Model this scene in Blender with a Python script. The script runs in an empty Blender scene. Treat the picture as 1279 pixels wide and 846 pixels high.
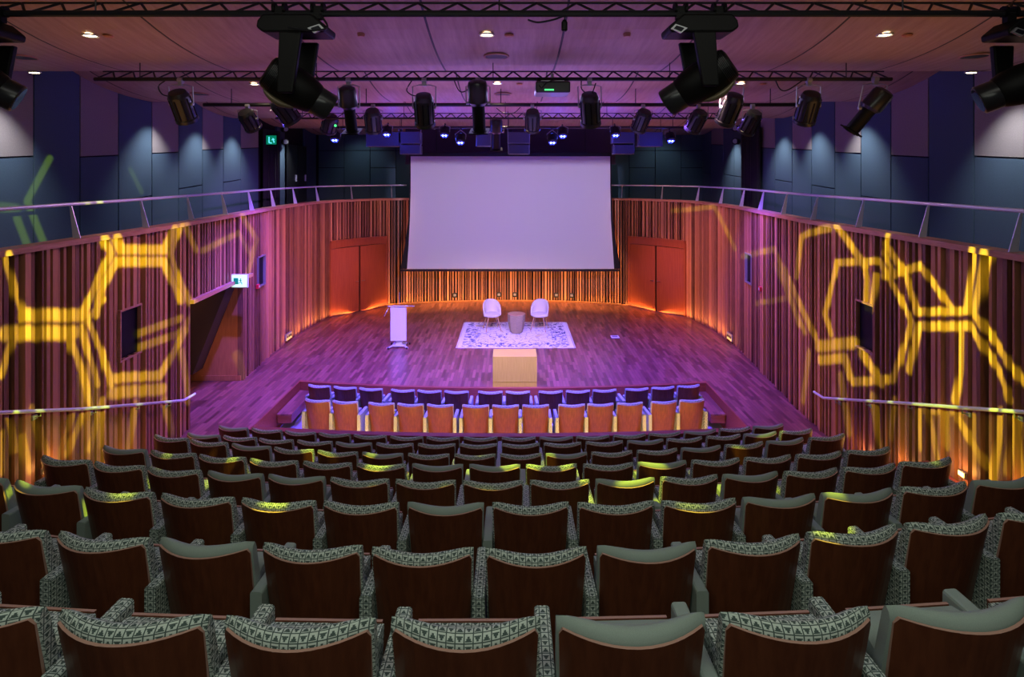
import bpy, math, random
import numpy as np
from mathutils import Vector, Matrix
random.seed(7)
C = bpy.context.scene.collection
F = 680.0; HY = 217.0; CX = 639.5; EYE = 4.5
def W(px, py, Y):                       # a pixel at a distance, in metres
    return Vector(((px - CX) * Y / F, Y, EYE - (py - HY) * Y / F))

# ------------------------------------------------------------------ materials
def newmat(name):
    m = bpy.data.materials.new(name); m.use_nodes = True
    nt = m.node_tree; b = nt.nodes['Principled BSDF']
    return m, nt, b
def plain(name, col, rough=.5, metal=0., emit=None, es=0., spec=.5, sheen=0.):
    m, nt, b = newmat(name)
    b.inputs['Base Color'].default_value = (*col, 1); b.inputs['Roughness'].default_value = rough
    b.inputs['Metallic'].default_value = metal; b.inputs['Specular IOR Level'].default_value = spec
    if sheen: b.inputs['Sheen Weight'].default_value = sheen
    if emit: b.inputs['Emission Color'].default_value = (*emit, 1); b.inputs['Emission Strength'].default_value = es
    return m
def math_(nt, op, a, b=None, c=None, clamp=False):
    n = nt.nodes.new('ShaderNodeMath'); n.operation = op; n.use_clamp = clamp
    for i, v in enumerate((a, b, c)):
        if v is None: continue
        if isinstance(v, (int, float)): n.inputs[i].default_value = v
        else: nt.links.new(v, n.inputs[i])
    return n.outputs[0]
def mixc(nt, f, a, b, blend='MIX'):
    n = nt.nodes.new('ShaderNodeMix'); n.data_type = 'RGBA'; n.blend_type = blend
    for s, v in ((n.inputs[0], f), (n.inputs[6], a), (n.inputs[7], b)):
        if isinstance(v, (int, float)): s.default_value = v
        elif isinstance(v, tuple): s.default_value = (*v, 1)
        else: nt.links.new(v, s)
    return n.outputs[2]
def noise(nt, vec, scale, detail=3, rough=.5):
    n = nt.nodes.new('ShaderNodeTexNoise'); n.inputs['Scale'].default_value = scale
    n.inputs['Detail'].default_value = detail; n.inputs['Roughness'].default_value = rough
    nt.links.new(vec, n.inputs['Vector']); return n.outputs['Fac']
def coords(nt, which='Object', scale=(1, 1, 1), rot=(0, 0, 0)):
    t = nt.nodes.new('ShaderNodeTexCoord'); mp = nt.nodes.new('ShaderNodeMapping')
    mp.inputs['Scale'].default_value = scale; mp.inputs['Rotation'].default_value = rot
    nt.links.new(t.outputs[which], mp.inputs['Vector']); return mp.outputs[0]
def bump(nt, b, h, strength, dist=.01):
    n = nt.nodes.new('ShaderNodeBump'); n.inputs['Strength'].default_value = strength; n.inputs['Distance'].default_value = dist
    nt.links.new(h, n.inputs['Height']); nt.links.new(n.outputs[0], b.inputs['Normal'])
def wood(name, c1, c2, scale=(8, 8, .6), rough=.45, tone=False, spec=.5):
    m, nt, b = newmat(name)
    v = coords(nt, 'Object', scale)
    f = noise(nt, v, 6, 4, .6)
    f = math_(nt, 'MULTIPLY_ADD', f, 2.4, -.7, True)
    if tone:
        a = nt.nodes.new('ShaderNodeAttribute'); a.attribute_name = 'tone'
        f = math_(nt, 'ADD', math_(nt, 'MULTIPLY', f, .25), math_(nt, 'MULTIPLY', a.outputs['Fac'], .75))
    nt.links.new(mixc(nt, f, c1, c2), b.inputs['Base Color'])
    b.inputs['Roughness'].default_value = rough; b.inputs['Specular IOR Level'].default_value = spec
    return m
M = {}
M['batten'] = wood('batten_wood', (.09, .03, .02), (.64, .27, .145), rough=.5, tone=True)
M['wall_backing'] = plain('dark_wall_backing', (.016, .007, .006), .9)
M['cap'] = wood('cap_wood', (.36, .15, .10), (.52, .25, .17), (.8, .8, 8), .4)
M['door'] = wood('door_wood', (.25, .05, .022), (.36, .085, .035), (9, 9, .3), .36)
M['shell'] = wood('seat_shell_wood', (.10, .028, .012), (.16, .048, .020), (5, 5, .5), .38, spec=.3)
M['edge'] = plain('plywood_edge', (.46, .26, .20), .5)
M['panelwood'] = wood('orange_panel_wood', (.42, .16, .06), (.55, .22, .085), (4, 4, .5), .45)
M['blockwood'] = wood('oak_veneer', (.46, .36, .035), (.58, .47, .06), (14, 14, .5), .5)
M['redwood'] = wood('red_edge_wood', (.20, .045, .025), (.30, .075, .04), (1, 6, 6), .4)
M['black'] = plain('black_metal', (.012, .012, .014), .45, .2)
M['blackgloss'] = plain('black_gloss', (.018, .018, .020), .28, .1)
M['headblack'] = plain('fixture_black_plastic', (.0045, .0042, .004), .5, spec=.15)
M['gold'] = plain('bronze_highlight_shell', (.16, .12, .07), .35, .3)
M['steel'] = plain('brushed_steel', (.74, .78, .92), .36, .3)
M['chrome'] = plain('chrome', (.85, .85, .87), .12, 1.)
M['grey'] = plain('grey_metal', (.35, .35, .37), .4, .6)
M['white'] = plain('white_paint', (.66, .70, .64), .5)
M['lens'] = plain('lens_glass', (.03, .03, .05), .05, 0., spec=1.)
M['drape'] = plain('black_drape', (.012, .011, .014), .95)
M['blackscreen'] = plain('black_screen_glass', (.004, .004, .010), .5, spec=.2)
M['carpet'] = plain('lavender_grey_carpet', (.30, .30, .40), .95)
M['tier'] = plain('dark_tier_carpet', (.05, .035, .035), .95)
M['red'] = plain('red_plastic', (.65, .03, .05), .4)
M['led'] = plain('blue_led_glow', (.02, .05, .3), .4, emit=(.012, .035, 1.), es=5)
M['ledcore'] = plain('white_led_core', (.5, .6, 1), .4, emit=(.55, .7, 1.), es=5)
M['ledgreen'] = plain('green_led_glow', (.02, .2, .05), .4, emit=(.1, 1., .3), es=1.2)
M['lampwarm'] = plain('warm_lamp_glow', (1, .9, .7), .4, emit=(1., .85, .55), es=14)
M['lampdim'] = plain('dim_lamp_glow', (1, .9, .8), .4, emit=(1., .75, .5), es=1.2)
M['steplamp'] = plain('amber_step_lamp', (1, .8, .5), .4, emit=(1., .5, .12), es=6)
M['signface'] = plain('exit_sign_face', (.75, 1, .85), .4, emit=(.55, 1., .75), es=1.0)
M['signgreen'] = plain('exit_sign_green', (.0, .25, .12), .4, emit=(0., .35, .18), es=.5)
M['cyan'] = plain('cyan_sign_glow', (.1, .6, .7), .4, emit=(.15, .85, 1.), es=1.1)
M['taupe'] = None
def fabric(name, col, sc=300):
    m, nt, b = newmat(name); v = coords(nt, 'Object')
    f = noise(nt, v, sc, 2)
    nt.links.new(mixc(nt, f, tuple(c * .8 for c in col), tuple(min(1, c * 1.2) for c in col)), b.inputs['Base Color'])
    b.inputs['Roughness'].default_value = .92; b.inputs['Specular IOR Level'].default_value = .25
    return m
M['taupe'] = fabric('taupe_acoustic_fabric', (.24, .205, .205), 60)
M['navy'] = fabric('navy_acoustic_fabric', (.062, .10, .145), 60)
M['teal'] = fabric('dark_teal_acoustic_fabric', (.07, .12, .16), 60)
M['seatplain'] = fabric('plain_sage_fabric', (.30, .37, .32), 500)
M['cream'] = fabric('cream_upholstery', (.68, .66, .56), 200)
def patterned():
    m, nt, b = newmat('patterned_sage_fabric')
    t = nt.nodes.new('ShaderNodeTexCoord'); s = nt.nodes.new('ShaderNodeSeparateXYZ')
    nt.links.new(t.outputs['UV'], s.inputs[0])
    P = .029
    u = math_(nt, 'DIVIDE', s.outputs[0], P); v = math_(nt, 'DIVIDE', s.outputs[1], P)
    row = math_(nt, 'FLOOR', v); col = math_(nt, 'FLOOR', u)
    fu = math_(nt, 'FRACT', u); fv = math_(nt, 'FRACT', v)
    alt = math_(nt, 'PINGPONG', math_(nt, 'ADD', row, col), 1.)
    fv2 = math_(nt, 'ABSOLUTE', math_(nt, 'SUBTRACT', fv, alt))
    tri = math_(nt, 'ABSOLUTE', math_(nt, 'SUBTRACT', fu, .55))
    step = math_(nt, 'MULTIPLY', math_(nt, 'CEIL', math_(nt, 'MULTIPLY', tri, 8.)), .2)
    lim = math_(nt, 'SUBTRACT', .95, step)
    a = math_(nt, 'LESS_THAN', fv2, lim)
    a = math_(nt, 'MULTIPLY', a, math_(nt, 'GREATER_THAN', fv2, .22))
    l1 = math_(nt, 'LESS_THAN', fu, .14); l2 = math_(nt, 'LESS_THAN', fv, .14)
    d = math_(nt, 'MAXIMUM', math_(nt, 'MAXIMUM', a, l1), l2)
    nt.links.new(mixc(nt, d, (.56, .64, .56), (.075, .11, .095)), b.inputs['Base Color'])
    b.inputs['Roughness'].default_value = .92; b.inputs['Specular IOR Level'].default_value = .25
    return m
M['seatpattern'] = patterned()
def stagefloor():
    m, nt, b = newmat('stage_parquet')
    t = nt.nodes.new('ShaderNodeTexCoord'); s = nt.nodes.new('ShaderNodeSeparateXYZ'); c = nt.nodes.new('ShaderNodeCombineXYZ')
    nt.links.new(t.outputs['Object'], s.inputs[0]); nt.links.new(s.outputs[1], c.inputs[0]); nt.links.new(s.outputs[0], c.inputs[1])
    br = nt.nodes.new('ShaderNodeTexBrick'); nt.links.new(c.outputs[0], br.inputs['Vector'])
    br.inputs['Scale'].default_value = 1; br.inputs['Brick Width'].default_value = .5; br.inputs['Row Height'].default_value = .068
    br.inputs['Mortar Size'].default_value = .0025; br.offset = .37; br.inputs['Bias'].default_value = 0
    br.inputs['Color1'].default_value = (.075, .020, .018, 1); br.inputs['Color2'].default_value = (.36, .125, .095, 1); br.inputs['Mortar'].default_value = (.06, .025, .02, 1)
    g = noise(nt, coords(nt, 'Object', (30, 3, 1)), 2, 4)
    col = mixc(nt, .3, br.outputs['Color'], mixc(nt, g, (.07, .025, .02), (.30, .12, .09)))
    nt.links.new(col, b.inputs['Base Color']); b.inputs['Roughness'].default_value = .30
    return m
M['stage'] = stagefloor()
def ceilmat():
    m, nt, b = newmat('ceiling_wood_veneer')
    v = coords(nt, 'Object', (3.2, .25, 1)); f = noise(nt, v, 5, 5, .65)
    f = math_(nt, 'MULTIPLY_ADD', f, 2., -.5, True)
    base = mixc(nt, f, (.36, .215, .165), (.52, .345, .28))
    t = nt.nodes.new('ShaderNodeTexCoord'); s = nt.nodes.new('ShaderNodeSeparateXYZ'); nt.links.new(t.outputs['Object'], s.inputs[0])
    q = math_(nt, 'FRACT', math_(nt, 'DIVIDE', math_(nt, 'ADD', s.outputs[0], 30.4 - .57), 1.52))
    seam = math_(nt, 'LESS_THAN', q, .017)
    nt.links.new(mixc(nt, seam, base, (.02, .01, .01)), b.inputs['Base Color']); b.inputs['Roughness'].default_value = .5
    return m
M['ceiling'] = ceilmat()
def rugmat():
    m, nt, b = newmat('distressed_rug')
    t = nt.nodes.new('ShaderNodeTexCoord'); s = nt.nodes.new('ShaderNodeSeparateXYZ'); nt.links.new(t.outputs['Object'], s.inputs[0])
    ax = math_(nt, 'ABSOLUTE', s.outputs[0]); ay = math_(nt, 'ABSOLUTE', s.outputs[1])
    edge = math_(nt, 'MAXIMUM', math_(nt, 'SUBTRACT', ax, 1.5 - 1.2), math_(nt, 'SUBTRACT', ay, 0.0))   # larger near the border
    n1 = noise(nt, coords(nt, 'Object', (1, 1, 1)), 9, 6, .75)
    n2 = noise(nt, coords(nt, 'Object', (1, 1, 1)), 2.2, 3, .5)
    thr = math_(nt, 'SUBTRACT', .64, math_(nt, 'MULTIPLY', math_(nt, 'GREATER_THAN', math_(nt, 'MAXIMUM', math_(nt, 'DIVIDE', ax, 1.5), math_(nt, 'DIVIDE', ay, 1.2)), .66), .13))
    dark = math_(nt, 'GREATER_THAN', n1, thr)
    vor = nt.nodes.new('ShaderNodeTexVoronoi'); vor.feature = 'DISTANCE_TO_EDGE'; vor.inputs['Scale'].default_value = 5.5
    nt.links.new(coords(nt, 'Object'), vor.inputs['Vector'])
    fil = math_(nt, 'MULTIPLY', math_(nt, 'LESS_THAN', vor.outputs['Distance'], .035), math_(nt, 'GREATER_THAN', n1, .5))
    dark = math_(nt, 'MAXIMUM', dark, fil)
    bl = math_(nt, 'GREATER_THAN', n2, .55)
    dcol = mixc(nt, bl, (.10, .10, .17), (.25, .25, .33))
    base = mixc(nt, math_(nt, 'GREATER_THAN', n2, .64), (.70, .70, .68), (.62, .58, .24))
    inner = math_(nt, 'GREATER_THAN', math_(nt, 'MAXIMUM', math_(nt, 'SUBTRACT', ax, .0), math_(nt, 'ADD', ay, .27)), 1.41)
    dark = math_(nt, 'MULTIPLY', dark, math_(nt, 'LESS_THAN', inner, .5))
    nt.links.new(mixc(nt, dark, base, dcol), b.inputs['Base Color']); b.inputs['Roughness'].default_value = .95
    return m
M['rug'] = rugmat()
def wicker():
    m, nt, b = newmat('brown_wicker')
    v = coords(nt, 'Object'); w = nt.nodes.new('ShaderNodeTexWave'); w.bands_direction = 'Z'; w.inputs['Scale'].default_value = 22; w.inputs['Distortion'].default_value = 6
    w.inputs['Detail'].default_value = 2; w.inputs['Detail Scale'].default_value = 3
    nt.links.new(v, w.inputs['Vector'])
    nt.links.new(mixc(nt, w.outputs['Fac'], (.14, .11, .05), (.44, .38, .20)), b.inputs['Base Color']); b.inputs['Roughness'].default_value = .8
    return m
M['wicker'] = wicker()
M['legwood'] = plain('oak_leg', (.45, .27, .13), .5)
M['screen'] = plain('projection_surface', (.80, .76, .80), .9)
M['spanel'] = plain('speaker_grille', (.035, .035, .06), .6)
M['spedge'] = plain('speaker_case_edge', (.10, .10, .13), .4)

# ------------------------------------------------------------------ mesh builder
class MB:
    def __init__(s): s.v = []; s.f = []; s.m = []; s.t = []
    def quad(s, pts, mi=0, tone=.5):
        n = len(s.v); s.v += [tuple(p) for p in pts]; s.f.append(tuple(range(n, n + len(pts)))); s.m.append(mi); s.t.append(tone)
    def hexa(s, p, mi=0, tone=.5):      # eight points: bottom loop then top loop
        n = len(s.v); s.v += [tuple(q) for q in p]
        for f in ((0, 3, 2, 1), (4, 5, 6, 7), (0, 1, 5, 4), (1, 2, 6, 5), (2, 3, 7, 6), (3, 0, 4, 7)):
            s.f.append(tuple(n + i for i in f)); s.m.append(mi); s.t.append(tone)
    def box(s, c, d, mat=None, mi=0, tone=.5):
        x, y, z = d[0] / 2, d[1] / 2, d[2] / 2
        p = [Vector(q) for q in ((-x, -y, -z), (x, -y, -z), (x, y, -z), (-x, y, -z), (-x, -y, z), (x, -y, z), (x, y, z), (-x, y, z))]
        c = Vector(c)
        p = [(mat @ q if mat else q) + c for q in p]
        s.hexa(p, mi, tone); return s
    def prism(s, outline, axis, a, b, mi=0, caps=True, tone=.5):   # outline of 2D points extruded along an axis
        def P(q, w):
            if axis == 'y': return (q[0], w, q[1])
            if axis == 'x': return (w, q[0], q[1])
            return (q[0], q[1], w)
        n = len(s.v); k = len(outline)
        s.v += [P(q, a) for q in outline] + [P(q, b) for q in outline]
        for i in range(k):
            j = (i + 1) % k; s.f.append((n + i, n + j, n + k + j, n + k + i)); s.m.append(mi); s.t.append(tone)
        if caps:
            s.f.append(tuple(n + i for i in range(k - 1, -1, -1))); s.m.append(mi); s.t.append(tone)
            s.f.append(tuple(n + k + i for i in range(k))); s.m.append(mi); s.t.append(tone)
        return s
    def rings(s, pts, radii, seg=12, mi=0, caps=True, up=None, squash=1.):
        rs = []; pts = [Vector(p) for p in pts]
        for i, p in enumerate(pts):
            d = (pts[min(i + 1, len(pts) - 1)] - pts[max(i - 1, 0)]).normalized()
            a = Vector(up) if up else (Vector((0, 0, 1)) if abs(d.z) < .9 else Vector((1, 0, 0)))
            x = d.cross(a).normalized(); y = d.cross(x).normalized()
            n = len(s.v); r = radii[i] if hasattr(radii, '__len__') else radii
            for k in range(seg):
                t = 2 * math.pi * k / seg; s.v.append(tuple(p + x * (r * math.cos(t)) + y * (r * squash * math.sin(t))))
            rs.append(n)
        for a, b in zip(rs, rs[1:]):
            for k in range(seg):
                j = (k + 1) % seg; s.f.append((a + k, a + j, b + j, b + k)); s.m.append(mi); s.t.append(.5)
        if caps:
            s.f.append(tuple(rs[0] + k for k in range(seg - 1, -1, -1))); s.m.append(mi); s.t.append(.5)
            s.f.append(tuple(rs[-1] + k for k in range(seg))); s.m.append(mi); s.t.append(.5)
        return s
    def cyl(s, a, b, r, seg=12, mi=0, r2=None): return s.rings([a, b], [r, r if r2 is None else r2], seg, mi)
    def lathe(s, prof, c=(0, 0, 0), seg=24, mi=0):      # profile of (radius, z)
        n0 = len(s.v); k = len(prof)
        for i in range(seg):
            t = 2 * math.pi * i / seg
            s.v += [(c[0] + r * math.cos(t), c[1] + r * math.sin(t), c[2] + z) for r, z in prof]
        for i in range(seg):
            j = (i + 1) % seg
            for q in range(k - 1):
                s.f.append((n0 + i * k + q, n0 + j * k + q, n0 + j * k + q + 1, n0 + i * k + q + 1)); s.m.append(mi); s.t.append(.5)
        return s
    def mesh(s, name, mats, smooth=False, tone=False, uv=True):
        me = bpy.data.meshes.new(name); me.from_pydata(s.v, [], s.f)
        for m in (mats if isinstance(mats, (list, tuple)) else [mats]): me.materials.append(m)
        me.polygons.foreach_set('material_index', s.m)
        if tone:
            a = me.attributes.new('tone', 'FLOAT', 'FACE'); a.data.foreach_set('value', s.t)
        if uv:
            ul = me.uv_layers.new(name='UVMap')
            for p in me.polygons:
                n = p.normal; ax = max(range(3), key=lambda i: abs(n[i]))
                for li in p.loop_indices:
                    co = me.vertices[me.loops[li].vertex_index].co
                    ul.data[li].uv = (co.y, co.z) if ax == 0 else ((co.x, co.z) if ax == 1 else (co.x, co.y))
        if smooth:
            me.polygons.foreach_set('use_smooth', [True] * len(me.polygons))
            me.set_sharp_from_angle(angle=math.radians(40))
        me.update(); return me
    def build(s, name, mats, parent=None, smooth=False, tone=False, uv=False, bevel=0, loc=None):
        o = bpy.data.objects.new(name, s.mesh(name, mats, smooth, tone, uv)); C.objects.link(o)
        if parent: o.parent = parent
        if loc is not None: o.location = loc
        if bevel:
            b = o.modifiers.new('Bevel', 'BEVEL'); b.width = bevel; b.segments = 2; b.limit_method = 'ANGLE'
        return o
def tag(o, label=None, cat=None, group=None, kind=None):
    if label: o['label'] = label
    if cat: o['category'] = cat
    if group: o['group'] = group
    if kind: o['kind'] = kind
    return o
def thing(name, label, cat, loc=(0, 0, 0), rz=0, group=None):
    o = bpy.data.objects.new(name, None); C.objects.link(o); o.empty_display_size = .1
    o.location = loc; o.rotation_euler = (0, 0, rz); return tag(o, label, cat, group)
def struct(o): o['kind'] = 'structure'; return o
def copy_tree(o, parent=None):
    c = o.copy(); C.objects.link(c)
    if parent: c.parent = parent
    for ch in list(o.children): copy_tree(ch, c)
    return c
def setprop(o, label, group=None):
    o['label'] = label
    if group: o['group'] = group
ORD = ['first', 'second', 'third', 'fourth', 'fifth', 'sixth', 'seventh', 'eighth', 'ninth', 'tenth', 'eleventh', 'twelfth', 'thirteenth', 'fourteenth', 'fifteenth', 'sixteenth', 'seventeenth']

# ------------------------------------------------------------------ wall curve
CTRL = [(-5.50, .5), (-5.55, 3.5), (-5.6, 6.5), (-5.6, 8.2), (-5.68, 9.6), (-5.85, 11.9), (-5.98, 13.5), (-6.0, 14.7), (-5.93, 15.9), (-5.72, 17.0), (-5.1, 17.85),
        (-4.22, 18.5), (-3.0, 18.85), (-1.5, 19.05), (0, 19.1), (1.5, 19.03), (2.8, 18.83), (3.92, 18.45), (4.85, 17.8), (5.48, 17.05), (5.74, 15.9), (5.82, 14.9),
        (5.8, 13.9), (5.65, 12.4), (5.5, 10.9), (5.4, 9.7), (5.35, 7), (5.3, 5.6), (5.28, 3.5), (5.25, .5)]
def catmull(P, n=14):
    P = [Vector(p) for p in P]; out = []
    for i in range(len(P) - 1):
        p0, p1, p2, p3 = P[max(i - 1, 0)], P[i], P[i + 1], P[min(i + 2, len(P) - 1)]
        for k in range(n):
            t = k / n
            out.append(.5 * ((2 * p1) + (p2 - p0) * t + (2 * p0 - 5 * p1 + 4 * p2 - p3) * t * t + (3 * p1 - p0 - 3 * p2 + p3) * t ** 3))
    out.append(P[-1]); return out
CURVE = catmull(CTRL)
S = [0.]
for a, b in zip(CURVE, CURVE[1:]): S.append(S[-1] + (b - a).length)
def at(s):                              # point, tangent, inward normal at arc length s
    s = max(0, min(S[-1] - 1e-6, s)); lo = int(np.searchsorted(S, s, side='right')) - 1
    a, b = CURVE[lo], CURVE[lo + 1]; t = (s - S[lo]) / (S[lo + 1] - S[lo])
    d = (b - a).normalized(); return a + (b - a) * t, d, Vector((d.y, -d.x))
def s_of(x, y):
    i = min(range(len(CURVE)), key=lambda k: (CURVE[k] - Vector((x, y))).length); best = (9, 0)
    for k in range(-40, 41):
        s = S[i] + k * .01; p, _, _ = at(s); best = min(best, ((p - Vector((x, y))).length, s))
    return best[1]
def hit(px, py):                        # where a sight line meets the slatted wall
    r = (px - CX) / F; pts = CURVE if r < 0 else CURVE[::-1]
    for a, b in zip(pts, pts[1:]):
        fa, fb = a.x - r * a.y, b.x - r * b.y
        if fa * fb <= 0 and fa != fb:
            t = fa / (fa - fb); q = a + (b - a) * t
            if q.y > 1: return Vector((q.x, q.y, EYE - (py - HY) * q.y / F))
    raise ValueError((px, py))
CAPZ = 3.63
sPas0, sPas1 = s_of(-5.68, 9.62), s_of(-5.85, 11.86)
sDL0, sDL1 = s_of(-5.70, 17.03), s_of(-4.24, 18.49)
sDR0, sDR1 = s_of(3.94, 18.44), s_of(5.46, 17.1)
def win(x, y, w): s = s_of(x, y); return (s - w / 2, s + w / 2)
WIN = [(*win(-5.6, 7.98, .42), 1.83, 2.53), (*win(-5.93, 12.9, .42), 1.86, 2.54), (*win(5.7, 13.2, .42), 1.86, 2.54), (*win(5.36, 8.27, .42), 1.83, 2.53)]
HOLES = [(sPas0, sPas1, -.05, 2.2), (sDL0, sDL1, 0, 2.36), (sDR0, sDR1, 0, 2.36)] + WIN
def spans(s0, s1, zb, zt):
    cuts = sorted([(h[2], h[3]) for h in HOLES if h[0] < (s0 + s1) / 2 < h[1]])
    out = []; z = zb
    for a, b in cuts:
        if a > z + .01: out.append((z, a))
        z = max(z, b)
    if zt > z + .01: out.append((z, zt))
    return out
def hex_on(mb, s0, s1, o0, o1, z0, z1, mi=0, tone=.5):
    a, _, na = at(s0); b, _, nb = at(s1)
    q = [a + na * o0, b + nb * o0, b + nb * o1, a + na * o1]
    mb.hexa([(p.x, p.y, z0) for p in q] + [(p.x, p.y, z1) for p in q], mi, tone)
def slat_wall(name, sa, sb):
    mb = MB(); s = sa
    while s < sb:                       # backing
        e = min(s + .14, sb)
        for h in HOLES:
            for c in (h[0], h[1]):
                if s + .004 < c < e: e = c
        for z0, z1 in spans(s, e, -.9, CAPZ - .04): hex_on(mb, s, e, -.17, -.115, z0, z1, 1)
        s = e
    s = sa + .01
    while s < sb - .03:
        w = random.choice((.025, .04, .05, .06, .075)); g = random.choice((.03, .04, .05, .065)); dpt = random.choice((-.02, 0, 0, .02))
        e = min(s + w, sb - .005); tone = random.choice((0, .1, .3, .5, .6, .8, 1.))
        for z0, z1 in spans(s, e, -.9, CAPZ - .04): hex_on(mb, s, e, -.12, dpt, z0, z1, 0, tone)
        s = e + g
    return struct(mb.build(name, [M['batten'], M['wall_backing']], tone=True))
sL = s_of(-4.22, 18.5); sR = s_of(3.92, 18.45)
slat_wall('wall_left', 0, sL); slat_wall('wall_back', sL, sR); slat_wall('wall_right', sR, S[-1])
def strip(name, sa, sb, o0, o1, z0, z1, mat, step=.25):
    mb = MB(); n = max(1, int((sb - sa) / step))
    for i in range(n): hex_on(mb, sa + (sb - sa) * i / n, sa + (sb - sa) * (i + 1) / n, o0, o1, z0, z1)
    return mb.build(name, mat)
struct(strip('trim_1', 0, S[-1], -.20, .045, CAPZ - .04, CAPZ + .03, M['cap']))
struct(strip('trim_2', sPas0 - .02, sPas1 + .35, -.02, .07, 2.2, 2.27, M['cap']))
struct(strip('baseboard_back', sDL1, sDR0, .0, .03, 0, .07, M['panelwood']))
struct(strip('floor_balcony', 0, S[-1], -2.2, -.2, 3.05, 3.15, M['tier'], .4))
# windows: recessed black control-room panes
for i, (a, b, z0, z1) in enumerate(WIN):
    mb = MB(); hex_on(mb, a, b, -.07, -.04, z0, z1)
    o = struct(mb.build('window_%d' % (i + 1), M['blackscreen']))
    fr = MB()
    for (c0, c1, zz0, zz1) in ((a - .02, b + .02, z1 - .01, z1 + .02), (a - .02, b + .02, z0 - .03, z0), (a - .02, a, z0, z1), (b, b + .02, z0, z1)):
        hex_on(fr, c0, c1, -.10, .02, zz0, zz1)
    fr.build('window_frame', M['cap'] if i in (0, 3) else M['grey'], o)
# doors on the rear corners
def door(n, s0, s1):
    a, _, _ = at(s0); b, _, _ = at(s1); d = (b - a); L = d.length; d.normalize(); nrm = Vector((d.y, -d.x))
    ang = math.atan2(d.y, d.x); c = (a + b) / 2 - nrm * .02
    o = MB(); R = Matrix.Rotation(ang, 3, 'Z')
    base = thing('door_%d' % n, None, None); base['kind'] = 'structure'
    for sg in (-1, 1):
        p = c + d * (sg * L / 4); m = MB(); m.box((p.x, p.y, 1.08), (L / 2 - .06, .05, 2.10), R); lf = m.build('door_leaf', M['door'], base)
        h = MB(); q = c + d * (sg * .07) + nrm * .06; h.cyl((q.x, q.y, 1.0), (q.x + d.x * sg * .11, q.y + d.y * sg * .11, 1.0), .012, 8)
        h.cyl((q.x, q.y, 1.0), (q.x - nrm.x * .05, q.y - nrm.y * .05, 1.0), .014, 8)
        if (n == 1 and sg == 1) or (n == 2 and sg == -1) or sg: h.build('door_handle', M['chrome'], lf)
    fr = MB()
    N = 10
    for i in range(N):
        hex_on(fr, s0 + (s1 - s0) * i / N, s0 + (s1 - s0) * (i + 1) / N, -.12, .05, 2.14, 2.36)
        hex_on(fr, s0 + (s1 - s0) * i / N, s0 + (s1 - s0) * (i + 1) / N, -.12, .075, 2.35, 2.39)
    hex_on(fr, s0 - .01, s0 + .06, -.12, .03, 0, 2.3); hex_on(fr, s1 - .06, s1 + .01, -.12, .03, 0, 2.3)
    fr.build('door_frame', M['door'], base)
    bk = MB(); p = c - nrm * .1; bk.box((p.x, p.y, 1.15), (L + .3, .03, 2.5), R); bk.build('door_back', M['wall_backing'], base)
    sill = MB(); p = c + nrm * .03; sill.box((p.x, p.y, .014), (L - .04, .08, .02), R); sill.build('door_sill', M['chrome'], base)
door(1, sDL0, sDL1); door(2, sDR0, sDR1)

# passage behind the left opening
mb = MB(); mb.box((-7.6, 10.75, -.033), (2.1, 2.4, .06)); struct(mb.build('floor_passage', M['stage']))
mb = MB(); mb.box((-7.28, 11.88, 1.05), (2.84, .08, 2.3)); mb.box((-6.32, 11.83, .055), (.86, .02, .11)); struct(mb.build('wall_passage', M['panelwood']))
mb = MB(); mb.prism([(-5.93, 2.26), (-9, 2.26), (-9, .27), (-6.72, .27)], 'y', 11.45, 11.83); struct(mb.build('soffit_passage', M['tier']))
mb = MB(); mb.box((-8.6, 10.7, 1.1), (.08, 2.5, 2.4)); mb.box((-7.3, 9.52, 1.1), (2.85, .08, 2.4)); mb.box((-7.3, 10.75, 2.32), (2.85, 2.5, .06)); struct(mb.build('wall_passage_side', M['wall_backing']))

# ------------------------------------------------------------------ stage and pit
FB = lambda x: 11.42 + .018 * x * x          # stage front edge
XL, XR = -4.62, 4.20
def parapetY(x): return 8.6 + .014 * (x + .1) ** 2
mb = MB(); xs = np.linspace(XL, XR, 19)
pts = [(-6.6, 19.6), (6.4, 19.6), (6.4, 8.0), (XR, 8.0), (XR, FB(XR))] + [(x, FB(x)) for x in xs[::-1][1:-1]] + [(XL, FB(XL)), (XL, 8.0), (-6.6, 8.0)]
for a, b in zip(xs, xs[1:]): mb.hexa([(a, FB(a), -.1), (b, FB(b), -.1), (b, 19.6, -.1), (a, 19.6, -.1), (a, FB(a), 0), (b, FB(b), 0), (b, 19.6, 0), (a, 19.6, 0)])
mb.hexa([(-6.6, 8.2, -.1), (XL, 8.2, -.1), (XL, 19.6, -.1), (-6.6, 19.6, -.1), (-6.6, 8.2, 0), (XL, 8.2, 0), (XL, 19.6, 0), (-6.6, 19.6, 0)])
mb.hexa([(XR, 8.2, -.1), (6.4, 8.2, -.1), (6.4, 19.6, -.1), (XR, 19.6, -.1), (XR, 8.2, 0), (6.4, 8.2, 0), (6.4, 19.6, 0), (XR, 19.6, 0)])
struct(mb.build('floor', M['stage']))
mb = MB()                                    # red wood facing and nosing round the pit
for a, b in zip(xs, xs[1:]):
    mb.hexa([(a, FB(a) - .03, -.62), (b, FB(b) - .03, -.62), (b, FB(b) + .0, -.62), (a, FB(a) + .0, -.62), (a, FB(a) - .03, .004), (b, FB(b) - .03, .004), (b, FB(b) + .05, .004), (a, FB(a) + .05, .004)])
for x, sg in ((XL, 1), (XR, -1)):
    mb.box((x + sg * .015, 10.1, -.3), (.03, 3.4, .604)); 
struct(mb.build('trim_3', M['redwood']))
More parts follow.
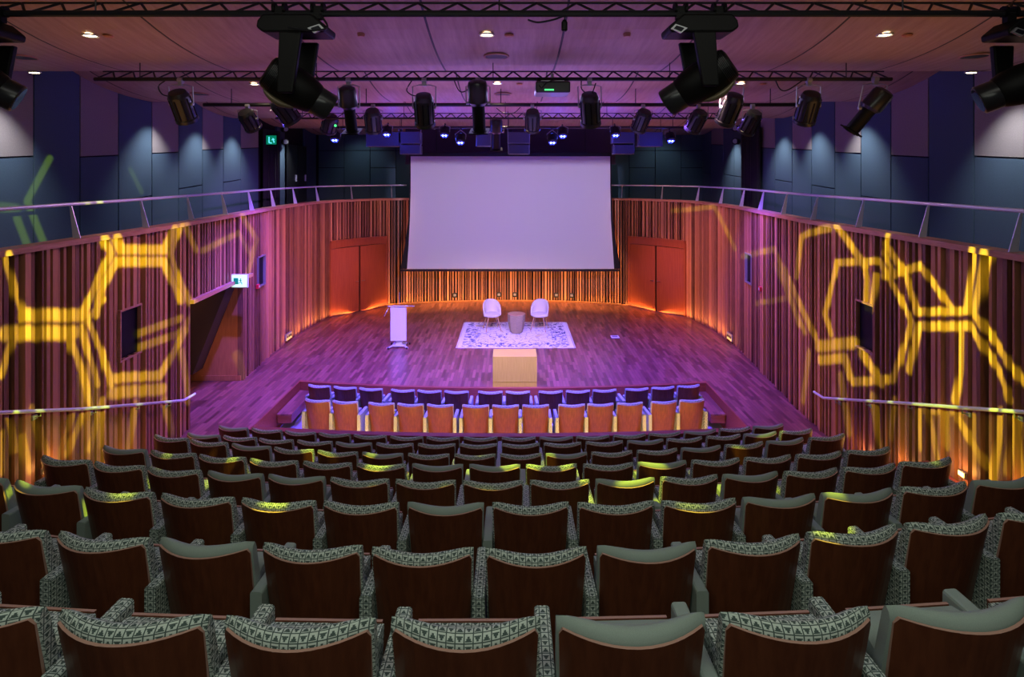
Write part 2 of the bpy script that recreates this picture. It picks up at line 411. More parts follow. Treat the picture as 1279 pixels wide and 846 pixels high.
mb = MB(); mb.box((-.2, 9.4, -.43), (8.9, 1.5, .1)); mb.box((-.2, 11.0, -.57), (8.9, 1.9, .1)); mb.box((-.2, 10.13, -.47), (8.9, .04, .14)); struct(mb.build('floor_pit', M['carpet']))
mb = MB(); xs2 = np.linspace(-4.25, 4.05, 21)
for a, b in zip(xs2, xs2[1:]):
    ya, yb = parapetY(a), parapetY(b)
    mb.hexa([(a, ya - .03, -.9), (b, yb - .03, -.9), (b, yb + .03, -.9), (a, ya + .03, -.9), (a, ya - .03, .33), (b, yb - .03, .33), (b, yb + .03, .33), (a, ya + .03, .33)])
    mb.hexa([(a, ya - .06, .33), (b, yb - .06, .33), (b, yb + .06, .33), (a, ya + .06, .33), (a, ya - .06, .37), (b, yb - .06, .37), (b, yb + .06, .37), (a, ya + .06, .37)])
struct(mb.build('trim_4', M['redwood']))
for x0, sg, side in ((XL + .04, 1, 'left'), (XR - .04, -1, 'right')):
    t = thing('wooden_step', 'low wooden step along the %s edge of the sunken front seating' % side, 'step', (x0 + sg * .15, 11.2, -.36), 0, 'steps beside the sunken seating')
    m = MB(); m.box((0, 0, .075), (.27, 1.2, .15)); m.build('riser', M['redwood'], t)
    m = MB(); m.box((0, -.0, .165), (.30, 1.23, .03)); m.build('tread', M['stage'], t, bevel=.004)

# ------------------------------------------------------------------ seating
ROWS = {
'A': (1.46, [(-45, 757), (161, 771), (371, 778), (581, 776), (790, 771), (999, 766), (1205, 756), (1405, 742)]),
'B': (1.82, [(-3, 661), (124.5, 670), (254.5, 674), (388, 680), (527, 687), (670, 690), (810, 684), (943.5, 673), (1069.5, 660), (1188.5, 648), (1300, 638)]),
'C': (2.115, [(-35, 594), (55.5, 604.5), (144.5, 614), (243.5, 621), (345.5, 626), (449.5, 628.5), (556, 628.5), (663, 627.5), (770, 628), (875, 626), (976, 620.5), (1074, 614), (1170, 606), (1258, 598)]),
'D': (2.485, [(79, 572), (146, 580), (215, 586.5), (291.5, 590.8), (368.5, 594.5), (448, 598.5), (531, 600.7), (616, 602), (699.5, 600.5), (782, 598), (862.5, 594), (939.5, 591), (1015.5, 587.5), (1088.5, 583), (1159.5, 575)]),
'E': (2.77, [(153, 559), (214, 564), (275.5, 570), (340, 576), (407.5, 579), (475.5, 580.5), (546, 580), (618, 580), (689, 580), (760.5, 579.5), (828, 576.5), (895.5, 573.5), (961, 570), (1025, 566.5), (1087, 561.5)]),
'F': (3.22, [(212, 544.5), (259, 551), (312, 556), (365.5, 561), (420.5, 565), (477, 567), (535, 567.5), (593, 567.5), (650.5, 567), (708, 565.5), (765, 563.5), (822, 561), (877, 558), (931, 553.5), (982.5, 549), (1035, 545.5)]),
'G': (3.51, [(252.5, 542), (298, 545), (343.5, 549), (392, 551), (441, 553.5), (492.5, 554), (545, 554.5), (597.5, 554.5), (650.5, 554.5), (703, 552.8), (755.5, 551), (807, 549.5), (856, 547), (905, 543.5), (951, 541), (996, 537.5)]),
'H': (3.82, [(290, 533.8), (332, 536), (374, 539), (417, 541), (461.5, 543.5), (507.5, 545.5), (553, 546), (600, 546), (648, 546), (695, 546), (741, 544.5), (787, 542.5), (831, 540.5), (875.5, 538), (919, 534.5), (961, 531)]),
'J': (4.03, [(395.8, 499.3), (430.4, 501), (475.7, 503), (512.3, 504.2), (549.5, 505), (594, 505.5), (631.4, 505.7), (669.2, 505.7), (714.3, 505), (750.4, 504.3), (787.2, 503.4), (829.9, 501), (865, 498.5)]),
'K': (4.16, [(398, 481.8), (430.2, 483), (462.6, 484.5), (502.7, 486.3), (536, 487.3), (569.9, 488.2), (612.3, 489), (646.9, 489), (688, 488.7), (722.2, 488), (755.5, 487), (796, 485), (828.8, 483), (860.8, 480.8)]),
}
PLAIN = {'A': (4, 6), 'B': (2, 6), 'C': (0, 1, 6, 10, 11, 13), 'D': (3, 4, 9, 11), 'E': (0, 6, 7, 10), 'F': (2, 5, 9, 12, 14), 'G': (0, 4, 11, 14), 'H': (0, 9, 13, 15), 'J': (), 'K': (1, 2, 5)}
HT = .885
def shell_y(x, h): return -.09 + .09 * (x / .243) ** 2 + .20 * (.86 - h)
def m_back_shell():
    mb = MB(); NX = 12; hs = [.24, .45, .66, .835, .86]
    def half(h): return (.222 + .021 * (h - .24) / .62) - (.012 if h > .85 else 0)
    g = []
    for th in (0, .011):
        g.append([[(half(h) * (2 * i / NX - 1), shell_y(half(h) * (2 * i / NX - 1), h) + th, h) for i in range(NX + 1)] for h in hs])
    for k, G in enumerate(g):
        for r in range(len(hs) - 1):
            for i in range(NX):
                q = [G[r][i], G[r][i + 1], G[r + 1][i + 1], G[r + 1][i]]
                mb.quad(q if k == 0 else q[::-1])
    for i in range(NX):
        mb.quad([g[0][-1][i], g[0][-1][i + 1], g[1][-1][i + 1], g[1][-1][i]], 1)
        mb.quad([g[1][0][i], g[1][0][i + 1], g[0][0][i + 1], g[0][0][i]], 1)
    for r in range(len(hs) - 1):
        mb.quad([g[0][r][0], g[0][r + 1][0], g[1][r + 1][0], g[1][r][0]], 1)
        mb.quad([g[0][r + 1][-1], g[0][r][-1], g[1][r][-1], g[1][r + 1][-1]], 1)
    return mb.mesh('back_shell', [M['shell'], M['edge']], smooth=False, uv=False)
def m_back_cushion(mat):
    mb = MB(); NX = 14
    prof = [(.0, .30), (.0, .60), (.0, .85), (.008, .873), (.026, .888), (.045, .889), (.062, .878), (.073, .85), (.085, .60), (.085, .30)]
    G = []
    for i in range(NX + 1):
        u = 2 * i / NX - 1; x = .249 * u; e = 1 - abs(u) ** 4 * .5
        G.append([(x * (1 - .05 * (.85 - h) / .6), shell_y(x * .97, h) + .014 + t * (e if t > .03 else 1), h - (.012 * abs(u) ** 8 if h > .8 else 0)) for t, h in prof])
    # a thicker side wing hides the edge of the shell
    k = len(prof)
    def uvw(a): return a
    for i in range(NX):
        for j in range(k):
            jn = (j + 1) % k
            mb.quad([G[i + 1][j], G[i][j], G[i][jn], G[i + 1][jn]])
    mb.quad(G[0]); mb.quad(G[-1][::-1])
    me = mb.mesh('back_cushion', [mat], smooth=False, uv=True)
    ul = me.uv_layers[0]                # one continuous cloth direction over the rounded top
    arc = [0]
    for a, b in zip(prof, prof[1:] + prof[:1]): arc.append(arc[-1] + math.hypot(a[0] - b[0], a[1] - b[1]))
    fi = 0
    for i in range(NX):
        for j in range(k):
            p = me.polygons[fi]; fi += 1
            us = [(G[i + 1][j][0], arc[j]), (G[i][j][0], arc[j]), (G[i][j][0], arc[j + 1]), (G[i + 1][j][0], arc[j + 1])]
            for li, q in zip(p.loop_indices, us): ul.data[li].uv = (q[0], q[1] + .01)
    for s_ in range(2):
        me.polygons[fi + s_].use_smooth = False
    # weld so that the cushion shades as one soft surface
    import bmesh
    bm = bmesh.new(); bm.from_mesh(me); bmesh.ops.remove_doubles(bm, verts=bm.verts, dist=1e-5); bm.to_mesh(me); bm.free()
    me.polygons.foreach_set('use_smooth', [True] * len(me.polygons)); me.set_sharp_from_angle(angle=math.radians(55))
    return me
def cham(x0, x1, z0, z1, c): return [(x0, z0), (x1, z0), (x1, z1 - c), (x1 - c * .3, z1 - c * .3), (x1 - c, z1), (x0 + c, z1), (x0 + c * .3, z1 - c * .3), (x0, z1 - c)]
def m_arm(mat, x=.275):
    mb = MB(); mb.prism(cham(x - .031, x + .031, .03, .65, .012), 'y', .0, .36); return mb.mesh('armrest', [mat], uv=True)
def m_seat(mat):
    mb = MB(); o = [(.130, .25), (.24, .25), (.286, .640), (.284, .645), (.25, .654), (.21, .658), (.165, .649), (.13, .630), (.108, .596), (.102, .55)]
    mb.prism(o, 'x', -.213, .213); return mb.mesh('seat_cushion', [mat], smooth=True, uv=True)
def m_seatshell():
    mb = MB(); o = [(.241, .24), (.253, .24), (.299, .649), (.287, .649)]
    mb.prism(o, 'x', -.205, .205)
    me = mb.mesh('seat_shell', [M['shell'], M['edge']], uv=False)
    for p in me.polygons:
        if abs(p.normal.z) > .7 and p.center.z > .6: p.material_index = 1
    return me
mb = MB(); mb.cyl((-.25, .20, .27), (.25, .20, .27), .018, 8); mb.box((0, .12, .27), (.40, .14, .03)); me_hinge = mb.mesh('hinge_bar', [M['black']], uv=False)
me_shell = m_back_shell(); me_ss = m_seatshell()
kit = {k: (m_back_cushion(M[k]), m_arm(M[k]), m_arm(M[k], -.275), m_seat(M[k])) for k in ('seatpattern', 'seatplain')}
def proto(kind):
    bc, ar, al, se = kit[kind]
    t = thing('theatre_seat', 'x', 'theatre seat')
    for nm, me in (('back_shell', me_shell), ('back_cushion', bc), ('seat_cushion', se), ('seat_shell', me_ss), ('armrest', ar), ('hinge_bar', me_hinge)):
        o = bpy.data.objects.new(nm, me); C.objects.link(o); o.parent = t
    return t
PROTO = {}; FIT = {}
ROWNAME = {'A': 'nearest row', 'B': 'second row from camera', 'C': 'third row from camera', 'D': 'fourth row from camera', 'E': 'fifth row from camera',
           'F': 'sixth row from camera', 'G': 'seventh row from camera', 'H': 'foremost tiered row behind red parapet', 'J': 'rear row of sunken seating', 'K': 'sunken row nearest the stage'}
def add_leftarm(t, kind):
    o = bpy.data.objects.new('armrest', kit[kind][2]); C.objects.link(o); o.parent = t
for rk, (dz, seats) in ROWS.items():
    px = np.array([s[0] for s in seats]); py = np.array([s[1] for s in seats], float)
    Y = F * dz / (py - HY); X = (px - CX) * Y / F
    c2, c1, c0 = np.polyfit(X, Y, 2); FIT[rk] = (c2, c1, c0, dz)
    for i, (p, q) in enumerate(seats):
        r = (p - CX) / F                # x = r*y with y on the fitted arc
        y = Y[i]
        for _ in range(12): y = c2 * (r * y) ** 2 + c1 * (r * y) + c0
        y = .6 * y + .4 * Y[i] if rk not in 'JK' else y
        x = r * y; th = math.atan(2 * c2 * x + c1)
        kind = 'seatplain' if i in PLAIN[rk] else 'seatpattern'
        if kind not in PROTO: t = PROTO[kind] = proto(kind)
        else: t = copy_tree(PROTO[kind])
        if rk in 'JK':
            sc = .94
        else:
            gap = None; sc = 1.
            nb = [abs((X[j] - X[i])) for j in (i - 1, i + 1) if 0 <= j < len(seats)]
            sc = min(1.03, max(.94, (sum(nb) / len(nb)) / math.cos(th) / .556))
        t.location = (x, y, EYE - dz - HT * (1 if rk not in 'K' else 1)); t.rotation_euler = (0, 0, th); t.scale = (sc, 1, 1)
        desc = 'plain sage theatre seat' if kind == 'seatplain' else 'patterned green theatre seat'
        t['label'] = '%s, %s from the left in the %s' % (desc, ORD[i], ROWNAME[rk])
        t['group'] = 'theatre seats of the ' + ROWNAME[rk]
        first = i == 0 or (rk == 'J' and i in (2, 5, 8, 11)) or (rk == 'K' and i in (3, 6, 8, 11))
        t['first'] = first
firsts = [o for o in C.objects if o.get('first')]
for o in list(C.objects):
    if 'first' in o.keys():
        if o['first']: add_leftarm(o, 'seatplain' if 'plain' in o['label'] else 'seatpattern')
        del o['first']
# tiers
order = 'ABCDEFGH'
for n, rk in enumerate(order):
    c2, c1, c0, dz = FIT[rk]; z = EYE - dz - HT
    nx = order[n + 1] if n < 7 else None
    mb = MB(); gx = np.linspace(-5.5, 5.3, 19)
    def near(x): return c2 * x * x + c1 * x + c0 - .13
    def far(x):
        if nx: a, b, c, _ = FIT[nx]; return a * x * x + b * x + c - .13
        return max(parapetY(x) - .0, near(x) + .25) if abs(x) < 4.2 else near(x) + .7
    for a, b in zip(gx, gx[1:]):
        n0, n1, f0, f1 = near(a), near(b), max(far(a), near(a) + .05), max(far(b), near(b) + .05)
        mb.hexa([(a, n0, z - .5), (b, n1, z - .5), (b, f1, z - .5), (a, f0, z - .5), (a, n0, z), (b, n1, z), (b, f1, z), (a, f0, z)], 0 if abs((a + b) / 2) < 4.7 else 1)
    struct(mb.build('floor_tier', [M['tier'], M['redwood']]))
mb = MB(); c2, c1, c0, dz = FIT['A']; z = EYE - dz - HT + .34
for a, b in zip(gx, gx[1:]):
    n0, n1 = c2 * a * a + c1 * a + c0 - .13, c2 * b * b + c1 * b + c0 - .13
    mb.hexa([(a, -1.5, z - .5), (b, -1.5, z - .5), (b, n1, z - .5), (a, n0, z - .5), (a, -1.5, z), (b, -1.5, z), (b, n1, z), (a, n0, z)])
struct(mb.build('floor_tier', M['tier']))

# ------------------------------------------------------------------ rails
def rail_pts(sa, sb, off, z, n=80):
    out = []
    for i in range(n + 1):
        p, _, nn = at(sa + (sb - sa) * i / n); q = p + nn * off; out.append(Vector((q.x, q.y, z)))
    return out
sMidL, sMidR = s_of(-3.6, 18.7), s_of(3.25, 18.7)
for side, a, b in (('left', .3, sMidL), ('right', sMidR, S[-1] - .3)):
    t = thing('balcony_railing', 'steel balcony railing on fins above the %s slatted wall' % side, 'railing', (at((a + b) / 2)[0].x, at((a + b) / 2)[0].y, CAPZ + .03), 0, 'steel railings above the slatted walls')
    loc = Vector(t.location)
    m = MB(); m.rings([p - loc for p in rail_pts(a, b, -.16, 4.10)], .024, 10); m.build('top_rail', M['steel'], t, smooth=True)
    s = b - .5 if side == 'left' else a + .5
    while a < s < b:
        p, d, nn = at(s); m = MB()
        q0 = p + nn * -.03; q1 = p + nn * -.15; z0 = CAPZ + .03; z1 = 4.085; D = Vector((d.x, d.y, 0)) * .006
        A = [Vector((q0.x, q0.y, z0)), Vector((q0.x - nn.x * .10, q0.y - nn.y * .10, z0)), Vector((q1.x - nn.x * .025, q1.y - nn.y * .025, z1)), Vector((q1.x, q1.y, z1))]
        m.hexa([A[0] - D - loc, A[1] - D - loc, A[1] + D - loc, A[0] + D - loc, A[3] - D - loc, A[2] - D - loc, A[2] + D - loc, A[3] + D - loc])
        m.build('post', M['steel'], t)
        s += -1.36 if side == 'left' else 1.36
for side, pts in (('left', [W(-60, 520, 5.5), W(0, 516, 5.78), W(100, 511, 6.98), W(180, 505, 8.15), W(236, 500, 9.28), W(250, 492, 9.63)]),
                  ('right', [W(1330, 518, 5.2), W(1279, 515, 5.55), W(1200, 509.5, 6.35), W(1120, 503.5, 7.4), W(1060, 500, 8.45), W(1020, 497, 9.3), W(1008, 489.5, 9.6)])):
    q = []
    for p in pts:
        s = s_of(p.x, p.y); w, _, nn = at(s); v = w + nn * .075; q.append(Vector((v.x, v.y, p.z)))
    first = q[0] + (q[0] - q[1]).normalized() * 2.6; w, _, nn = at(s_of(first.x, first.y)); v = w + nn * .075
    q.insert(0, Vector((v.x, v.y, first.z)))
    t = thing('stair_handrail', 'sloping steel handrail on brackets along the %s slatted wall' % side, 'handrail', q[3], 0, 'handrails down the side aisles')
    m = MB(); m.rings([p - q[3] for p in q], .022, 10); m.build('grip_rail', M['steel'], t, smooth=True)
    for k in range(7):
        f = (k + .5) / 7 * (len(q) - 2); i = int(f); p = q[i] + (q[i + 1] - q[i]) * (f - i); w, _, nn = at(s_of(p.x, p.y))
        m = MB(); p = p - q[3]; N3 = Vector((nn.x, nn.y, 0))
        m.rings([p - Vector((0, 0, .015)), p - Vector((0, 0, .06)), p - N3 * .07 - Vector((0, 0, .075))], .008, 6)
        m.box(p - N3 * .072 - Vector((0, 0, .075)), (.02, .06, .05)); m.build('bracket', M['grey'], t)

# ------------------------------------------------------------------ upper walls
def upper(side, X, cuts, top=6.9):
    sg = -1 if side == 'left' else 1
    mb = MB(); mb.box((X * sg + sg * .12, 10.5, 5.0), (.1, 20.4, 4.4), mi=2)
    def pan(y0, y1, z0, z1, mi, z0b=None, z1b=None):
        z0b = z0 if z0b is None else z0b; z1b = z1 if z1b is None else z1b
        a, b = X * sg, X * sg + sg * .06; g = .012
        mb.hexa([(a, y0 + g, z0), (b, y0 + g, z0), (b, y1 - g, z0b), (a, y1 - g, z0b), (a, y0 + g, z1), (b, y0 + g, z1), (b, y1 - g, z1b), (a, y1 - g, z1b)], mi)
    for y0, y1, kind, sz in cuts:
        if kind == 'gap': continue
        hi = 0 if kind == 't' else 1
        s0 = sz - .067 * (y1 - y0) / 2; s1 = sz + .067 * (y1 - y0) / 2
        if sz is None or sz < 0: pan(y0, y1, 3.0, top, 1); continue
        pan(y0, y1, s0 + .012, top, hi, s1 + .012, top); pan(y0, y1, 3.0, s0 - .012, 1, 3.0, s1 - .012)
    return struct(mb.build('wall_upper_' + side, [M['taupe'], M['navy'], M['drape']]))
upper('left', 7.3, [(.5, 3.0, 't', 4.4), (3., 4.2, 'n', 4.4), (4.2, 5.4, 't', 4.5), (5.4, 6.4, 'n', 3.9), (6.4, 8.31, 't', 4.70), (8.31, 9.2, 'n', 3.3), (9.2, 10.1, 't', 4.81), (10.1, 11.04, 'n', 4.02), (11.04, 11.92, 't', 4.94), (11.92, 12.84, 'n', 4.2),
                    (12.84, 13.77, 't', 5.09), (13.77, 14.66, 'n', 4.31), (14.66, 15.68, 't', 5.21), (15.68, 16.9, 'gap', 0), (16.9, 17.5, 'n', 3.3), (17.5, 19.15, 'gap', 0), (19.15, 20.3, 'n', 3.4)])
upper('right', 7.1, [(.5, 3.0, 't', 4.4), (3., 4.2, 'n', 4.4), (4.2, 5.4, 't', 4.5), (5.4, 6.4, 'n', 3.9), (6.4, 8.37, 't', 4.70), (8.37, 9.28, 'n', 3.3), (9.28, 10.2, 't', 4.81), (10.2, 11.08, 'n', 4.02), (11.08, 11.97, 't', 4.94), (11.97, 12.9, 'n', 4.2),
                     (12.9, 13.8, 't', 5.09), (13.8, 14.7, 'n', 4.31), (14.7, 15.55, 't', 5.21), (15.55, 16.5, 'gap', 0), (16.5, 17.4, 'n', 4.4), (17.4, 18.3, 'n', 4.45), (18.3, 19.4, 't', 5.5), (19.4, 20.3, 'n', 4.5)])
mb = MB(); mb.box((-.1, 20.52, 5.0), (14.8, .1, 4.4), mi=1)
xb = -7.25
for i in range(15):
    w = .97; x = -7.25 + i * w; seam = 4.72 if i % 2 == 0 else 3.2
    mb.box((x + w / 2, 20.4, (seam - .012 + 3.0) / 2), (w - .024, .06, seam - .012 - 3.0)); mb.box((x + w / 2, 20.4, (seam + .012 + 5.35) / 2), (w - .024, .06, 5.35 - .012 - seam)); mb.box((x + w / 2, 20.4, 6.1), (w - .024, .06, 1.45))
struct(mb.build('wall_upper_back', [M['teal'], M['drape']]))
# double doors and drapes up on the balcony
def drape(label, x, y0, y1, z0, z1, sx):
    mb = MB(); n = 26; pts = []
    for i in range(n + 1):
        y = y0 + (y1 - y0) * i / n; pts.append((x + .05 * math.sin(i * 1.9) + .02 * math.sin(i * .7), y))
    for (a, b) in zip(pts, pts[1:]):
        for k in range(6):
            za, zb = z0 + (z1 - z0) * k / 6, z0 + (z1 - z0) * (k + 1) / 6
            mb.hexa([(a[0], a[1], za), (b[0], b[1], za), (b[0] + sx * .01, b[1], za), (a[0] + sx * .01, a[1], za), (a[0], a[1], zb), (b[0], b[1], zb), (b[0] + sx * .01, b[1], zb), (a[0] + sx * .01, a[1], zb)])
    return tag(mb.build('stage_drape', M['drape']), label, 'curtain', 'black drapes on the balcony')
drape('black drape hanging on the left balcony beside the dark doors', -7.18, 15.72, 16.86, 3.2, 5.8, -1)
drape('black drape hanging on the right balcony below a spotlight', 6.95, 15.3, 16.4, 3.2, 5.8, 1)
t = thing('door_3', None, None); t['kind'] = 'structure'
for y in (17.93, 18.74):
    m = MB(); m.box((-7.24, y, 4.3), (.05, .78, 2.3)); lf = m.build('door_leaf', M['blackgloss'], t)
    m = MB(); m.box((-7.20, y + .25, 4.35), (.03, .05, .22)); m.build('door_handle', M['steel'], lf)
# round wall spotlights
for sx, X, Yp, nm in ((-1, -7.2, 17.2, 'left'), (1, 6.98, 16.9, 'right')):
    for k, zz in enumerate((5.9, 5.5)):
        t = thing('round_wall_light', 'small round-faced light, %s one of two beside the %s balcony drape' % (('upper', 'lower')[k], nm), 'wall light', (X, Yp, zz), 0, 'round lights beside the drapes')
        m = MB(); m.rings([(0, 0, 0), (-sx * .1, -.12, 0)], .10, 14); m.build('housing', M['headblack'], t)
        m = MB(); m.rings([(-sx * .1, -.12, 0), (-sx * .105, -.13, 0)], [.075, .07], 14); m.build('lens', M['grey'], t)

# ------------------------------------------------------------------ ceiling
mb = MB(); edges = [-2.1, 1.17, 4.45, 7.73, 11.0, 14.25, 17.5, 20.6]
for a, b in zip(edges, edges[1:]):
    N = 14; pr = []
    for i in range(N + 1):
        t = i / N; pr.append((a + (b - a) * t, EYE + 1.455 + .9 * (1 - t) ** 2.5))
    for p, q in zip(pr, pr[1:]):
        mb.hexa([(-7.45, p[0], p[1]), (7.25, p[0], p[1]), (7.25, q[0], q[1]), (-7.45, q[0], q[1]), (-7.45, p[0], p[1] + .03), (7.25, p[0], p[1] + .03), (7.25, q[0], q[1] + .03), (-7.45, q[0], q[1] + .03)])
o = mb.build('ceiling', M['ceiling']); struct(o)
mb = MB(); mb.box((-.1, 9.2, 7.1), (15, 23, .08)); struct(mb.build('ceiling_slab', M['drape']))
def ceil_z(y):
    for a, b in zip(edges, edges[1:]):
        if a <= y < b: t = (y - a) / (b - a); return EYE + 1.455 + .9 * (1 - t) ** 2.5
def ceil_at(px, py):
    y = 4.6
    best = None
    for k in range(1600):
        y = 4.6 + k * .01; e = abs((ceil_z(y) - EYE) - (HY - py) * y / F)
        if (best is None or e < best[0]): best = (e, y)
        if e < .006: break
    y = best[1] if best[0] < .05 or True else y
    return Vector(((px - CX) * y / F, y, ceil_z(y)))
PLACES = ['near left edge of nearest ceiling panel', 'centred in the nearest ceiling panel', 'near right edge of nearest ceiling panel', 'in the second ceiling bay, left', 'in the second ceiling bay, centre', 'in the second ceiling bay, right', 'in the third ceiling bay, centre']
LIGHTS = []
for k, (px, py, br) in enumerate([(113, 44, 1), (608, 43, 1), (1105, 43, 1), (318, 105, 1), (621, 104, 1), (925, 104, 1), (629, 141, 1)]):
    p = ceil_at(px, py)
    t = thing('ceiling_downlight', 'round downlight ' + PLACES[k], 'ceiling light', p - Vector((0, 0, .005)), 0, 'downlights in the wooden ceiling')
    m = MB(); m.lathe([(.055, .01), (.075, -.012), (.085, -.012), (.088, .004)], seg=20); m.build('rim', M['white'], t)
    m = MB(); m.lathe([(.0, -.004), (.06, -.004)], seg=20); m.build('lamp', M['lampwarm'], t)
    LIGHTS.append(p)
    q = ceil_at(px + (28 if k != 0 else 22), py + 1); 
    t = thing('smoke_detector', 'small round detector right of downlight ' + PLACES[k], 'smoke detector', Vector((q.x, q.y, q.z)), 0, 'detectors beside the downlights')
    m = MB(); m.lathe([(0, -.02), (.04, -.02), (.055, -.008), (.055, .004)], seg=16); m.build('body', M['panelwood'], t)
for px, py, w in ((28, 72, 'far left of the nearest ceiling panel'), (620, 71, 'centre of the nearest ceiling panel'), (1217, 71, 'far right of the nearest ceiling panel'), (628, 118, 'centre of the second ceiling bay'), (250, 118, 'left of the second ceiling bay')):
    p = ceil_at(px, py); t = thing('ceiling_speaker', 'round black ceiling speaker grille, ' + w, 'speaker', p, 0, 'round speakers in the ceiling')
    m = MB(); m.lathe([(.135, .01), (.15, -.012), (.165, -.008), (.168, .006)], seg=26); m.build('rim', M['cap'], t)
    m = MB(); m.lathe([(0, -.008), (.14, -.008)], seg=26); m.build('grille', M['black'], t)
for px, w in ((451, 'left of centre'), (783, 'right of centre')):
    p = ceil_at(px, 43); t = thing('sprinkler_rose', 'small round ceiling boss %s in the nearest ceiling panel' % w, 'ceiling fitting', p, 0, 'ceiling bosses')
    m = MB(); m.lathe([(0, -.03), (.035, -.03), (.045, 0), (.045, .01)], seg=16); m.build('body', M['cap'], t)

# ------------------------------------------------------------------ trusses and bars
def truss(y, z, x0, x1, label, back=.15, up=.130, r=.026, step=.27):
    t = thing('lighting_truss', label, 'lighting truss', ((x0 + x1) / 2, y, z), 0, 'black lighting trusses')
    L = (x1 - x0) / 2; ends = [(0, 0), (back, up)]
    for a, b in ends:
        m = MB(); m.cyl((-L, a, b), (L, a, b), r if a == 0 else r * .36, 8); m.build('chord', M['black'], t)
    m = MB(); n = int(2 * L / step)
    for i in range(n):
        xa, xm, xb = -L + i * step, -L + (i + .5) * step, -L + (i + 1) * step
        for a, b in ends[1:]:
            m.cyl((xa, 0, 0), (xm, a, b), .011, 6); m.cyl((xm, a, b), (xb, 0, 0), .011, 6)
    m.build('lacing', M['black'], t)
    k = 5
    m = MB()
    for i in range(k):
        x = -L + .6 + (2 * L - 1.2) * i / (k - 1); m.cyl((x, 0, 0), (x, 0, ceil_z(y) - z + .02), .006, 6)
    m.build('suspension_wires', M['black'], t)
    return t
truss(4.25, 5.75, -7.0, 6.8, 'black lattice truss nearest the camera along the top of the view', step=.32)
truss(7.2, 5.75, -5.52, 5.02, 'black lattice truss across the middle of the ceiling')
truss(12.2, 5.74, -5.3, 5.0, 'black lattice truss nearest the stage, above the blue lamps', r=.022)
for y, z, x0, x1, lb in ((9.8, 5.74, -5.55, 5.15, 'plain black lighting bar between the second and third trusses'), (13.2, 5.62, -4.6, 4.4, 'black lighting bar that carries the blue lamps over the stage')):
    t = thing('lighting_bar', lb, 'lighting bar', ((x0 + x1) / 2, y, z), 0, 'plain lighting bars')
    m = MB(); L = (x1 - x0) / 2; m.cyl((-L, 0, 0), (L, 0, 0), .034, 10); m.build('tube', M['black'], t)
    m = MB()
    for i in range(5): x = -L + .5 + (2 * L - 1) * i / 4; m.cyl((x, 0, 0), (x, 0, ceil_z(y) - z + .02), .008, 6)
    m.build('hanger_rods', M['black'], t)

def frame_to(d, up=Vector((0, 0, 1))):       # rotation whose local -Z looks along d
    return d.to_track_quat('-Z', 'Y').to_matrix()
def spotlight(kind, top, bot, Y, rad, label, hang_z, group='stage spotlights', depth=.25, accent='headblack'):
    """a lantern seen from its rear end (top pixel) to its lens (bottom pixel), pointing away and down"""
    A = W(top[0], top[1], Y); B = W(bot[0], bot[1], Y + depth); d = (B - A); L = d.length; d.normalize()
    c = (A + B) / 2
    t = thing('stage_spotlight', label, 'spotlight', (c.x, c.y, c.z), 0, group)
    a, b = A - c, B - c
    P = lambda f: a + (b - a) * f
    if kind == 'can':
        m = MB(); m.rings([P(-.02), P(0), P(.1), P(.14), P(.88), P(.9), P(1)], [rad * .45, rad * .8, rad * .95, rad, rad, rad * 1.1, rad * 1.12], 18); m.build('body', M['blackgloss'], t, smooth=True)
        m = MB()
        e1 = d.cross(Vector((1, 0, 0))).normalized(); e2 = d.cross(e1)
        for k in range(10):
            an = 2 * math.pi * k / 10; o_ = (e1 * math.cos(an) + e2 * math.sin(an)) * rad * .99
            m.rings([P(.18) + o_, P(.86) + o_], rad * .09, 6)
        m.build('cooling_ribs', M['headblack'], t)
        m = MB(); m.rings([P(.985), P(1.005)], [rad * .9, rad * .9], 18); m.build('lens', M['lens'], t)
    else:
        m = MB(); m.rings([P(-.02), P(.02), P(.08), P(.4), P(.46)], [rad * .5, rad * .9, rad, rad, rad * .72], 18); m.build('body', M['blackgloss'], t, smooth=True)
        m = MB(); m.rings([P(.44), P(.5), P(.94), P(.95), P(1)], [rad * .7, rad * .66, rad * .66, rad * .8, rad * .8], 18); m.build('lens_tube', M['headblack'], t, smooth=True)
        m = MB(); m.rings([P(.93), P(1.0)], [rad * .62, rad * .62], 18)
        R = frame_to(d); m.box(P(.97), (rad * 2.0, rad * 2.0, .015), R); m.build('colour_frame', M['headblack'], t)
        m = MB(); m.rings([P(1.0), P(1.01)], [rad * .58, rad * .58], 18); m.build('lens', M['lens'], t)
    # yoke and clamp
    side = d.cross(Vector((0, 1, 0))); side = Vector((1, 0, 0)) if side.length < .2 else side.normalized()
    side = Vector((1, 0, 0))
    pv = P(.42); hz = hang_z - c.z - .06; w = rad * 1.22
    m = MB()
    top_ = Vector((P(.25).x, pv.y - .02, hz))
    for sg in (-1, 1):
        m.rings([pv + side * (sg * rad * .95), pv + side * (sg * w)], .022, 8)
        m.rings([pv + side * (sg * w), Vector((top_.x + sg * w, top_.y, hz - .02)), Vector((top_.x + sg * w * .5, top_.y, hz)), Vector((top_.x, top_.y, hz))], .008, 6)
    m.build('yoke', M['grey'], t)
    m = MB(); m.box((top_.x, top_.y, hz + .035), (.05, .05, .10)); m.cyl((top_.x - .03, top_.y, hz + .06), (top_.x + .03, top_.y, hz + .06), .04, 10); m.build('clamp', M['grey'], t)
    return t
HZ2, HZ3, HZ4 = 5.73, 5.70, 5.6
